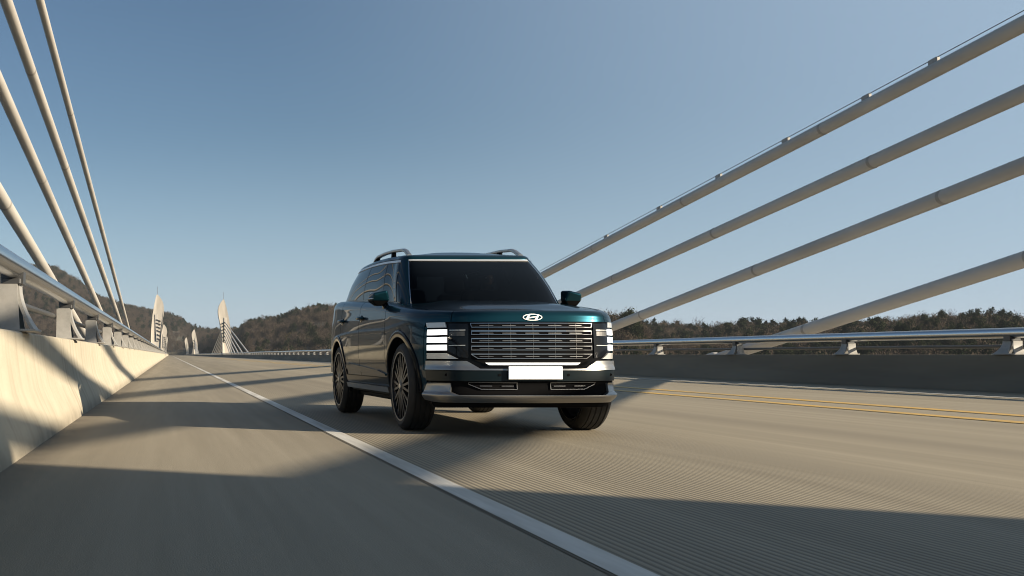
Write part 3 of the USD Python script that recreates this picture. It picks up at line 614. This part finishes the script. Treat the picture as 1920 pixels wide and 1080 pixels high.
both('wheel_arch_trim', arch_band(sR, (-.30, np.pi + .12)), M['gloss_black'], 40)
# rocker: a sculpted dark sill with a satin strip
su0, su1 = sF + RA + .08, sR - RA - .08
both('rocker_panel', cat_([sheet(sbox(su0 - .05, .385, su1 + .05, SILL - .006), wall, (.05, .02), .012, .03)]), M['gloss_black'], 30)
both('sill_strip', sheet(sbox(su0 - .04, .325, su1 + .04, .378), wall, (.05, .02), .030, .05), M['satin'], 30)
both('door_moulding', sheet(Polygon([(su0 + .02, .50), (su0 + .35, .535), (su1 - .12, .60), (su1 - .02, .575), (su1 - .04, .53), (su0 + .02, .485)]), wall, (.04, .012), .016, .016), M['paint'], 30)
# front bumper: painted bar, dark lower intake, satin skid, side bumper skin
both('bumper_corner', sheet(Polygon([(.97, .56), (.97, .93), (1.01 - G, .93), (1.01 - G, .56), (sF - RA - .02, .56), (sF - RA - .02, .33), (.97, .33)]).difference(holes), wall, (.03, .025), -.001), M['paint'], 40)
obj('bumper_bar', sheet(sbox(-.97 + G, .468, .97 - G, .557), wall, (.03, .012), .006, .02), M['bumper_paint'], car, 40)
obj('lower_intake', sheet(sbox(-.92, .355, .92, .464), wall, (.04, .02), -.008, 0), M['matt_black'], car, 30)
skid = Polygon([(-1.0, .375), (-1.0, .300), (-.88, .284), (.88, .284), (1.0, .300), (1.0, .375), (.95, .448), (.69, .451), (.688, .374), (.62, .350), (-.62, .350), (-.688, .374), (-.69, .451), (-.95, .448)])
RIDGE = PC([.2, .282, .308, .340, .354, .372, .378, .5], [.0, .0, .014, .025, .021, .003, .0, .0])
def wall_skid(s, v, d): return wall(s, v, d + RIDGE(v))
obj('skid_plate', sheet(skid, wall_skid, (.03, .007), .012, .03), M['satin'], car, 30)
obj('skid_insert', sheet(Polygon([(-.62, .326), (-.56, .300), (.56, .300), (.62, .326)]), wall_skid, (.04, .007), .016, .01), M['satin'], car, 30)
obj('bumper_lip', sheet(sbox(-.93, .245, .93, .282), wall, (.04, .014), .004, .06), M['matt_black'], car, 30)
for sg in (-1, 1):
    o = [(.14, .456), (.545, .458), (.545, .440), (.44, .398), (.14, .398)]; p = Polygon([(sg * a, b) for a, b in o])
    fr = obj('intake_frame', sheet(p.difference(p.buffer(-.0045, join_style=2)), wall, (.05, .01), .004, .01), M['dull_metal'], car)
    for a, b in ((.17, .27), (.35, .45)): obj('intake_slat', sheet(sbox(min(sg * a, sg * b), .425, max(sg * a, sg * b), .429), wall, (.05, .02), .003, .01), M['dull_metal'], fr)
# grille and lamp mask: one gloss-black face
mask = Polygon([(-.975, ZN - .004), (.975, ZN - .004), (.975, .645), (.60, .645), (.45, .575), (-.45, .575), (-.60, .645), (-.975, .645)])
obj('front_mask', sheet(mask, wall, (.03, .02), -.010, 0), M['gloss_black'], car, 40)
silver = [(.965, .637), (.557, .637), (.447, .572), (.20, .571), (.20, .559), (.965, .561)]
both('bumper_blade', sheet(Polygon(silver), wall, (.03, .012), .012, .025), M['satin'], 30)
obj('lip_strip', sheet(sbox(-.198, .559, .198, .571), wall, (.05, .01), .012, .02), M['satin'], car)
grille = thing('grille', None, None, (0, 0, 0), parent=car)
obj('grille_mesh', sheet(Polygon([(-.525, .962), (.525, .962), (.52, .655), (.40, .607), (-.40, .607), (-.52, .655)]), wall, (.05, .04), -.004, 0), M['matt_black'], grille)
rows = [(.957, .919, .004), (.895, .857, .011), (.830, .792, .009), (.765, .727, .008), (.698, .655, .007)]
for k, (zt_, zb_, th) in enumerate(rows):
    w0, w1 = (.530, .520) if k == 0 else (.520, .520)
    out = Polygon([(-w0, zt_), (w0, zt_), (w1, zb_), (-w1, zb_)]) if k < 4 else Polygon([(-.52, zt_), (.52, zt_), (.52, .69), (.465, zb_), (-.465, zb_), (-.52, .69)])
    inn = out.buffer(-.0045, join_style=2).intersection(sbox(-1, 0, 1, zt_ - th))
    fr = obj('grille_bar', sheet(out.difference(inn), wall, (.08, .02), .006, .014), M['grille_bright'], grille)
    zc = (zt_ - th + zb_) / 2
    for c in (-.395, -.205, -.01, .185, .37):
        obj('grille_slat', sheet(Polygon([(c - .056, zc + .0025), (c + .056, zc + .0025), (c + .056 + .006, zc - .0025), (c - .056, zc - .0025)]), wall, (.06, .02), .002, .008), M['dull_metal'], grille)
        if k: pass
for c in (-.375, -.19, 0.0, .19, .375): obj('grille_rib', sheet(sbox(c - .0015, .66, c + .0015, .955), wall, (.02, .05), .000, .006), M['dark_steel'], grille)
obj('chrome_strip', sheet(Polygon([(-.405, .622), (.405, .622), (.375, .603), (-.375, .603)]), wall, (.08, .01), .008, .02), M['lit'], grille)  # chrome strip shares the lamp emission, its bright highlight painted as glow
# emblem: an oval ring round a slanted H
el = lambda a, b, n=48: Polygon([(a * math.cos(t), b * math.sin(t)) for t in np.linspace(0, 2 * np.pi, n, endpoint=False)])
ring = el(.083, .0285).difference(el(.0745, .0215))
stroke = lambda pts, w: LineString(pts).buffer(w, cap_style=2)
H = unary_union([stroke([(-.052, -.024), (-.040, 0), (-.022, .026)], .0085), stroke([(.022, -.026), (.040, 0), (.052, .024)], .0085), stroke([(-.040, -.006), (.040, .006)], .0048)]).intersection(el(.079, .025))
emb = shapely.affinity.translate(unary_union([ring, H]), 0, 1.004)
obj('emblem', sheet(emb, wall, (.012, .012), .006, .008), M['plate_white'], car)
# headlamps: five stacked lit blocks on each corner, a dark lens panel inboard
for sg in (-1, 1):
    hl = thing('headlamp', None, None, (0, 0, 0), parent=car)
    flip = lambda pts: Polygon([(sg * a, b) for a, b in pts])
    blocks = [[(.985, .966), (.765, .966), (.745, .922), (.966, .922)], [(.964, .906), (.744, .906), (.741, .858), (.962, .858)], [(.961, .841), (.741, .841), (.739, .792), (.960, .792)], [(.960, .774), (.739, .774), (.738, .727), (.960, .727)], [(.960, .704), (.736, .704), (.630, .654), (.960, .654)]]
    for k, b in enumerate(blocks): obj('lamp_block', sheet(flip(b), wall, (.03, .03), .004, .02), M['lit'] if 0 < k < 4 else M['dim_lamp'], hl, 30)
    obj('lens_panel', sheet(flip([(.727, .955), (.545, .950), (.545, .66), (.62, .672), (.727, .722)]), wall, (.04, .05), -.001, .01), M['lens'], hl, 30)
    for z in (.897, .768): obj('light_line', sheet(flip([(.715, z + .004), (.570, z + .004), (.570, z - .003), (.715, z - .003)]), wall, (.05, .02), .003, .006), M['dim_lamp'], hl)
    obj('projector', sheet(flip([(.71, .886), (.575, .886), (.575, .848), (.71, .848)]), wall, (.04, .02), .0015, .004), M['dark_steel'], hl)
# blank plate and parking sensors
pl = sheet(sbox(-.228, .480, .228, .592), wall, (.06, .06), .0, 0); zc = .536
pm = bx(-.229, .229, -.030, -.018, .481, .593, .006); obj('license_plate', pm, M['plate_white'], car)
for x in (-.70, -.29, .29, .70):
    q = wall(np.array([float(s_of_x(x))]), np.array([.52]), np.array([.007]))[0]; c = trimesh.creation.cylinder(.011, .006, sections=16); c.apply_transform(trimesh.transformations.rotation_matrix(np.pi / 2, [1, 0, 0])); c.apply_translation(q)
    obj('parking_sensor', c, M['matt_black'], car, 40)

# greenhouse: belt line and roof line paired point by point, ruled between
BELT = [(0, 1.13), (.36, 1.16), (.60, 1.225), (.712, 1.30), (.762, 1.41), (.772, 1.68), (.782, 2.1), (.789, 2.6), (.792, 3.1), (.792, 3.5), (.786, 3.9), (.755, 4.28), (.63, 4.60), (0, 4.76)]
ROOF = [(0, 1.75), (.33, 1.762), (.52, 1.785), (.602, 1.815), (.648, 1.885), (.657, 2.06), (.669, 2.35), (.680, 2.70), (.686, 3.05), (.684, 3.40), (.666, 3.80), (.60, 4.10), (.46, 4.29), (0, 4.38)]
KN = len(BELT)
_f = np.array(BELT + [(-x, u) for x, u in BELT[-2:0:-1]] + [BELT[0]]); CH = np.r_[0, np.cumsum(np.linalg.norm(np.diff(_f, axis=0), axis=1))]
def ring_of(pts):
    full = pts + [(-x, u) for x, u in pts[-2:0:-1]] + [pts[0]]; k = np.arange(len(full), dtype=float)
    cs = [CubicSpline(CH, np.array(full)[:, i], bc_type='periodic') for i in (0, 1)]
    return lambda q: np.stack([cs[0](np.interp(q, k, CH)), cs[1](np.interp(q, k, CH))], -1)
fb, fr_ = ring_of(BELT), ring_of(ROOF)
PZB = np.polyfit([1.0, 1.35, 2.2, 3.0, 3.8, 4.7], [1.14, 1.18, 1.238, 1.277, 1.316, 1.35], 2); PZR = np.polyfit([1.75, 1.85, 2.3, 2.9, 3.7, 4.3], [1.640, 1.646, 1.675, 1.692, 1.690, 1.68], 3)
def zb_(q): u = fb(q)[..., 1]; return np.polyval(PZB, u)
def zr_(q): u = fr_(q)[..., 1]; return np.polyval(PZR, u)
def house(q, t, d):
    q = np.asarray(q, float); t = np.asarray(t, float); sg = np.where(q < 0, -1, 1); a = np.abs(q)
    def P(a_): 
        B, R = fb(a_), fr_(a_); zb0, zr0 = zb_(a_), zr_(a_)
        xu = B + (R - B) * t[..., None]; bow = .022 * np.sin(np.pi * np.clip(t, 0, 1))
        return np.concatenate([xu, (zb0 + (zr0 - zb0) * t)[..., None]], -1), bow
    p, bow = P(a); e, _ = P(a + 1e-3); e0, _ = P(np.maximum(a - 1e-3, 0)); tq = e - e0
    B, R = fb(a), fr_(a); tv = np.concatenate([R - B, (zr_(a) - zb_(a))[..., None]], -1)
    n = np.cross(tq, tv); n /= np.linalg.norm(n, axis=-1)[..., None]
    n *= np.where(n[..., 2] < 0, -1, 1)[..., None] * 1.0
    p = p + n * (d + bow)[..., None]; p[..., 0] *= sg
    return p
def house_k(q, t): return house(q, t, np.zeros_like(q))
KE = KN - 1
# roof deck: lofted across between the two roof edges, rounded into the sides
RR_ = .075
rq = np.linspace(0, KE, 150); re_ = fr_(rq); rz = zr_(rq)
roof_area = Polygon(np.vstack([re_, (re_ * [-1, 1])[::-1]])).buffer(0)
rt = cKDTree(np.vstack([fr_(np.linspace(0, KE, 4000)), fr_(np.linspace(0, KE, 4000)) * [-1, 1]]))
def roof_z(x, u, d):
    w = np.interp(u, re_[:, 1], re_[:, 0]); dist, _ = rt.query(np.c_[x, u])
    edge = np.polyval(PZR, u)
    rr = np.clip(RR_ - dist, 0, RR_); rise = RR_ * .62 * np.sqrt(np.clip(1 - (rr / RR_) ** 2, 0, 1))
    crown = .040 * (1 - np.clip(np.abs(x) / .66, 0, 1) ** 2) * smoothstep(0, .5, dist)
    return np.stack([x, u, edge + rise + crown + d], -1)
rx = np.concatenate([np.linspace(0, .09, 10), np.linspace(.1, 1, 34)])
def roof_mesh():
    V, F = [], []; U = np.unique(np.round(np.concatenate([1.752 + .12 * np.linspace(0, 1, 16) ** 2, np.linspace(1.89, 4.24, 60), 4.378 - .12 * np.linspace(1, 0, 12) ** 2]), 5)); W = np.interp(U, re_[:, 1], re_[:, 0])
    a = np.linspace(-np.pi / 2, np.pi / 2, 61); N = len(a)
    for u, w in zip(U, W): V.append(np.c_[np.sin(a) * w, np.full(N, u)])
    V = np.vstack(V); P = roof_z(V[:, 0], V[:, 1], np.zeros(len(V)))
    for i in range(len(U) - 1):
        for k in range(N - 1): q = i * N + k; F += [[q, q + 1, q + N + 1], [q, q + N + 1, q + N]]
    m = T(P, F); 
    if m.face_normals[len(F) // 2][2] < 0: m.invert()
    return m
rf = roof_mesh(); obj('roof', rf, M['paint'], car, 50)
ins = rf.copy(); ins.vertices[:, 2] -= .03; ins.vertices[:, :2] = ins.vertices[:, :2] * [.96, 1] ; obj('headliner', ins, M['interior'], car, 50)
# glazing and pillars in (q, t)
q_ws = 2.93; q_a1 = 4.05
obj('windshield', sheet(sbox(-q_ws, -.04, q_ws, .965), house, (.06, .04), 0, .008), M['windshield'], car, True)
both('front_pillar', sheet(Polygon([(q_ws + .03, -.12), (q_a1 + .03, -.12), (q_a1 + .03, 1.0), (q_ws + .03, 1.0)]), house, (.08, .06), .004, .03), M['paint'], 50)
obj('header_trim', sheet(sbox(-q_ws, .962, q_ws, 1.0), house, (.12, .02), .006, .02), M['trim_silver'], car, 50)
both('pillar_trim', sheet(sbox(q_ws - .035, .0, q_ws + .025, .962), house, (.03, .06), .004, .015), M['chrome'], 50)
wins = [('front_window', q_a1, 6.02), ('rear_window', 6.10, 7.98), ('quarter_window', 8.06, 10.55)]
for nm, a, b in wins:
    both(nm, sheet(Polygon([(a + .01, .02), (b - .01, .02), (b - .01, .935), (a + .01, .935)]), house, (.03, .03), .002, .006), M['side_glass'], True)
for a in (6.06, 8.02): both('window_pillar', sheet(sbox(a - .07, .0, a + .07, .94), house, (.04, .08), .004, .03), M['gloss_black'], 50)
both('quarter_glass_bar', sheet(Polygon([(4.62, .03), (4.67, .03), (4.30, .62), (4.25, .62)]), house, (.06, .08), .006, .006), M['gloss_black'], 50)
both('window_trim', sheet(sbox(q_a1, .93, 10.7, .985), house, (.1, .02), .008, .02), M['trim_silver'], 50)
both('belt_trim', sheet(sbox(q_a1, -.035, 10.6, .035), house, (.1, .02), .006, .02), M['gloss_black'], 50)
both('rear_pillar', sheet(sbox(10.58, -.1, KE - 1.0, 1.0), house, (.1, .08), .0, .02), M['gloss_black'], 50)
obj('tailgate_glass', cat_([sheet(sbox(KE - .98, .0, KE, 1.0), house, (.1, .08), 0, 0), mir(sheet(sbox(KE - .98, .0, KE, 1.0), house, (.1, .08), 0, 0))]), M['side_glass'], car, 50)
obj('cowl', sheet(Polygon([(-.765, 1.45), (-.775, 1.315), (-.66, 1.21), (-.4, 1.14), (0, 1.11), (.4, 1.14), (.66, 1.21), (.775, 1.315), (.765, 1.45), (.5, 1.34), (0, 1.27), (-.5, 1.34)]).buffer(-.004), deck, (.05, .04), -.022, 0), M['matt_black'], car)
# roof rails
for sg in (-1, 1):
    u = np.array([1.90, 1.96, 2.05, 2.15, 2.5, 2.9, 3.25, 3.42, 3.54, 3.62]); x = np.array([.568, .566, .563, .562, .572, .578, .572, .562, .552, .546])
    zbase = roof_z(x, u, np.zeros(10))[:, 2]; lift = np.array([-.005, .014, .044, .060, .066, .066, .062, .045, .018, -.005])
    ctr = np.c_[sg * x, u, zbase + lift]; V = []
    for c in ctr:
        for a in np.linspace(0, 2 * np.pi, 12, endpoint=False):
            V.append(c + [.026 * np.sign(math.cos(a)) * abs(math.cos(a)) ** .6, 0, .016 * np.sign(math.sin(a)) * abs(math.sin(a)) ** .6])
    F = []
    for i in range(9):
        for k in range(12): q, w = i * 12 + k, i * 12 + (k + 1) % 12; F += [[q, w, w + 12], [q, w + 12, q + 12]]
    F += [[0, k + 1, k] for k in range(1, 11)] + [[108, 108 + k, 109 + k] for k in range(1, 11)]
    m = T(V, F); m.fix_normals(); r = obj('roof_rail', m, M['satin'], car, 40)
    for uu in (2.55, 3.34):
        xx = float(np.interp(uu, u, x)); z0 = float(roof_z(np.array([xx]), np.array([uu]), np.zeros(1))[0, 2]); obj('rail_foot', bx(sg * xx - .018, sg * xx + .018, uu - .05, uu + .05, z0 - .03, z0 + .056, .01), M['matt_black'], r)
# mirrors
def rounded(pts, rad, k=2):
    sph = trimesh.creation.icosphere(2, 1.0).vertices; m = trimesh.convex.convex_hull(np.vstack([np.asarray(p) + sph * r for p, r in zip(pts, np.broadcast_to(rad, len(pts)))])); return m
for sg in (-1, 1):
    mr = thing('door_mirror', None, None, (0, 0, 0), parent=car)
    x0, x1 = .885, 1.035; f = lambda pts: [(sg * a, b - .10, c) for a, b, c in pts]
    cap = rounded(f([(x0 + .02, 1.60, 1.295), (x1 - .03, 1.61, 1.272), (x0 + .0, 1.62, 1.235), (x1 - .02, 1.63, 1.235), (x0, 1.70, 1.30), (x1 - .02, 1.70, 1.275), (x0, 1.70, 1.235), (x1, 1.70, 1.235)]), .022)
    low = rounded(f([(x0 + .0, 1.625, 1.225), (x1 - .02, 1.632, 1.225), (x0 + .03, 1.64, 1.185), (x1 - .05, 1.64, 1.185), (x0, 1.70, 1.22), (x1, 1.70, 1.22), (x0 + .03, 1.70, 1.185), (x1 - .05, 1.70, 1.185)]), .018)
    obj('mirror_cap', cap, M['paint'], mr, 40); obj('mirror_base', low, M['gloss_black'], mr, 40)
    gl = bx(min(sg * (x0 + .01), sg * (x1 - .01)), max(sg * (x0 + .01), sg * (x1 - .01)), 1.622, 1.628, 1.19, 1.30, .002); obj('mirror_glass', gl, M['chrome'], mr)
    obj('mirror_line', rounded(f([(x0 - .012, 1.606, 1.236), (x1 - .005, 1.612, 1.236), (x1 + .018, 1.68, 1.236)]), .005), M['chrome'], mr, 40)
    arm = rounded(f([(.905, 1.66, 1.19), (.88, 1.70, 1.19), (.87, 1.62, 1.08), (.87, 1.72, 1.07)]), .022); obj('mirror_arm', arm, M['gloss_black'], mr, 40)

# wheels
def revolve(prof, n=64):
    m = trimesh.creation.revolve(np.array(prof), sections=n); m.apply_transform(trimesh.transformations.rotation_matrix(np.pi / 2, [0, 1, 0])); return m
def tyre_mesh():
    hw = .122; P = [(.302, -hw + .02), (.318, -hw + .004), (.350, -hw - .003), (.378, -hw + .012), (.394, -hw + .030)]
    xs = [-.092, -.058, -.020, .020, .058, .092]
    P += [(.3985, -hw + .040)]
    for g in (-.070, -.024, .024, .070): P += [(.3995, g - .0055), (.3915, g - .004), (.3915, g + .004), (.3995, g + .0055)]
    P += [(.3985, hw - .040), (.394, hw - .030), (.378, hw - .012), (.350, hw + .003), (.318, hw - .004), (.302, hw - .02)]
    return revolve(P, 72)
tyre_m = tyre_mesh()
lugs = []
for k in range(84):
    a = 2 * np.pi * k / 84
    for xx in (-.112, .112):
        b = bx(xx - .016, xx + .016, -.004, .004, .3905, .3955); b.apply_transform(trimesh.transformations.rotation_matrix(a, [1, 0, 0])); lugs.append(b)
def rim_mesh():
    b = revolve([(.288, -.118), (.300, -.118), (.302, -.108), (.288, -.100), (.272, -.085), (.262, .08), (.285, .118), (.290, .118), (.276, .06), (.282, -.08), (.288, -.118)], 64)
    parts = [b]
    for k in range(10):
        for w0 in (-1, 1):
            a = 2 * np.pi * k / 10 + w0 * .085; c, s_ = math.cos(a), math.sin(a); c2, s2 = math.cos(a + w0 * .06), math.sin(a + w0 * .06)
            parts.append(trimesh.convex.convex_hull(np.array([[x, r * cc + t * ss, r * ss - t * cc] for (r, cc, ss, xs_) in ((.055, c, s_, (-.112, -.075)), (.288, c2, s2, (-.104, -.060))) for t in (-.011, .011) for x in xs_])))
    parts.append(revolve([(0, -.118), (.04, -.118), (.062, -.108), (.066, -.06), (0, -.06)], 32))
    return cat_(parts)
rim_m = rim_mesh()
lip_m = revolve([(.2885, -.1185), (.2985, -.1195), (.300, -.117), (.2885, -.114)], 72)
disc_m = revolve([(0, -.02), (.185, -.02), (.185, .005), (0, .005)], 40)
cap_m = revolve([(0, -.123), (.026, -.122), (.030, -.117), (.0, -.117)], 24)
for m_ in (rim_m, lip_m): m_.vertices[:, 1:] *= 1.058
for u in (UF, UR):
    for sg in (-1, 1):
        w = thing('wheel', None, None, (sg * (.790 if u == UF else .800), u, RW), 0 if sg < 0 else 180, parent=car)
        obj('tyre', tyre_m, M['rubber'], w, 30); obj('rim', rim_m, M['rim'], w, 30); obj('rim_lip', lip_m, M['dull_metal'], w, 30); obj('brake_disc', disc_m, M['dark_steel'], w, 30); obj('hub_cap', cap_m, M['satin'], w, 30)

# cabin
cab = [bx(-.72, .72, 1.35, 4.7, .62, .66), bx(-.74, .74, 1.32, 1.62, .8, 1.10, .05), bx(-.76, -.74, 1.4, 4.7, .62, 1.18), bx(.74, .76, 1.4, 4.7, .62, 1.18), bx(-.72, .72, 4.62, 4.66, .62, 1.3)]
obj('cabin_tub', cat_(cab), M['interior'], car)
for sg in (-1, 1):
    for us in (2.55, 3.45):
        st = rounded([(sg * .40 - .2, us - .45, .86), (sg * .40 + .2, us - .45, .86), (sg * .40 - .2, us, .84), (sg * .40 + .2, us, .84)], .06)
        bk = rounded([(sg * .40 - .2, us + .02, .9), (sg * .40 + .2, us + .02, .9), (sg * .40 - .15, us + .16, 1.34), (sg * .40 + .15, us + .16, 1.34)], .055)
        hd = rounded([(sg * .40 - .09, us + .17, 1.44), (sg * .40 + .09, us + .17, 1.44), (sg * .40 - .08, us + .18, 1.54), (sg * .40 + .08, us + .18, 1.54)], .035)
        s_ = obj('car_seat', cat_([st, bk]), M['seat'], car, 40); obj('headrest', hd, M['seat'], s_, 40)
sw = trimesh.creation.torus(.185, .016, 40, 12); sw.apply_transform(trimesh.transformations.rotation_matrix(1.15, [1, 0, 0])); sw.apply_translation([.40, 1.86, 1.08]); obj('steering_wheel', sw, M['matt_black'], car, True)

# the driver, seated behind the wheel
M['skin'] = plain('skin', (.42, .27, .20), .5); M['shirt'] = plain('dark_shirt', (.05, .05, .055), .8); M['hair'] = plain('dark_hair', (.012, .010, .009), .5)
SP = trimesh.creation.icosphere(2, 1.0).vertices
def hull(*balls): return m3.Manifold.hull_points(np.vstack([np.asarray(c) + SP * (np.asarray(r) if np.ndim(r) else r) for c, r in balls]))
def body(parts, ln=.012, it=6):
    a = parts[0]
    for b in parts[1:]: a = a + b
    me = a.refine_to_length(ln).to_mesh(); m = trimesh.Trimesh(me.vert_properties[:, :3], me.tri_verts); trimesh.smoothing.filter_taubin(m, iterations=it); return m
dr = thing('person', 'driver in dark clothes seated behind the windshield, hands on the steering wheel', 'person', (CX + .40 - .067, CY + 2.41, .0), YAW)
parts = [hull(((0, 0, .93), (.16, .12, .09)), ((0, .06, 1.12), (.15, .10, .08))), hull(((0, .06, 1.12), (.15, .10, .08)), ((0, .10, 1.30), (.17, .09, .06))),
         hull(((-.165, .10, 1.315), .055), ((.165, .10, 1.315), .055), ((0, .10, 1.33), .06)), hull(((0, .10, 1.34), .052), ((0, .075, 1.43), .050)),
         hull(((0, .06, 1.505), (.066, .082, .085)), ((0, .03, 1.455), (.048, .055, .04)), ((0, .085, 1.53), (.072, .085, .075))), hull(((0, -.028, 1.495), .010), ((0, -.040, 1.472), .014)),
         hull(((-.074, .07, 1.49), (.010, .02, .03)), ((-.068, .07, 1.48), .012)), hull(((.074, .07, 1.49), (.010, .02, .03)), ((.068, .07, 1.48), .012)), hull(((-.02, -.012, 1.44), .010), ((.02, -.012, 1.44), .010))]
for sg in (-1, 1):
    sh, el_, wr = (sg * .185, .09, 1.30), (sg * .25, -.12, 1.10), (sg * .175, -.40, 1.13)
    parts += [hull((sh, .056), (el_, .043)), hull((el_, .043), (wr, .029)), hull((wr, .028), ((sg * .17, -.465, 1.15), (.026, .03, .034)))]
    for k in range(4):
        b = np.array([sg * .17, -.475, 1.165 - .02 * k]); kn = b + [sg * -.004, -.045, .006]; tip = kn + [sg * -.022, .012, -.008 - .004 * k]
        parts += [hull((b, .0095), (kn, .009)), hull((kn, .009), (tip, .0075))]
    parts.append(hull(((sg * .155, -.45, 1.165), .011), ((sg * .135, -.48, 1.185), .009)))
    hp, kne, an = (sg * .09, -.02, .90), (sg * .14, -.46, .96), (sg * .13, -.72, .70)
    parts += [hull((hp, .085), (kne, .06)), hull((kne, .058), (an, .042)), hull((an, .042), ((sg * .13, -.84, .70), .035))]
bm = body(parts); sel = bm.triangles_center
skin = (sel[:, 2] > 1.375) | (sel[:, 1] < -.39) & (sel[:, 2] > 1.02)
pb = obj('body', bm, M['skin'], dr, True)
cl = bm.submesh([np.where(~skin)[0]], append=True, repair=False); cl.vertices += cl.vertex_normals * .006; obj('clothing', cl, M['shirt'], dr, True)
hs = np.where((sel[:, 2] > 1.53) | ((sel[:, 2] > 1.45) & (sel[:, 1] > .085)))[0]; hm = bm.submesh([hs], append=True, repair=False); hm.vertices += hm.vertex_normals * .009; obj('hair', hm, M['hair'], dr, True)
for sg in (-1, 1):
    e = trimesh.creation.icosphere(2, .011); e.apply_translation([sg * .029, -.012, 1.505]); obj('eye', e, M['plate_white'], dr, True)

# ------------------------------------------------------------------ the air: an even thin haze over the valley
hz = bx(-4300, 4300, -500, 3700, -18, 140)
haze_mat = usdkit.material(stage, L + 'valley_haze', {'v': ('principled_volume', {'color': (.80, .90, 1.0), 'density': .00006, 'anisotropy': .0})}, volume='v.volume')
tag(obj('haze', hz, haze_mat), kind='stuff')
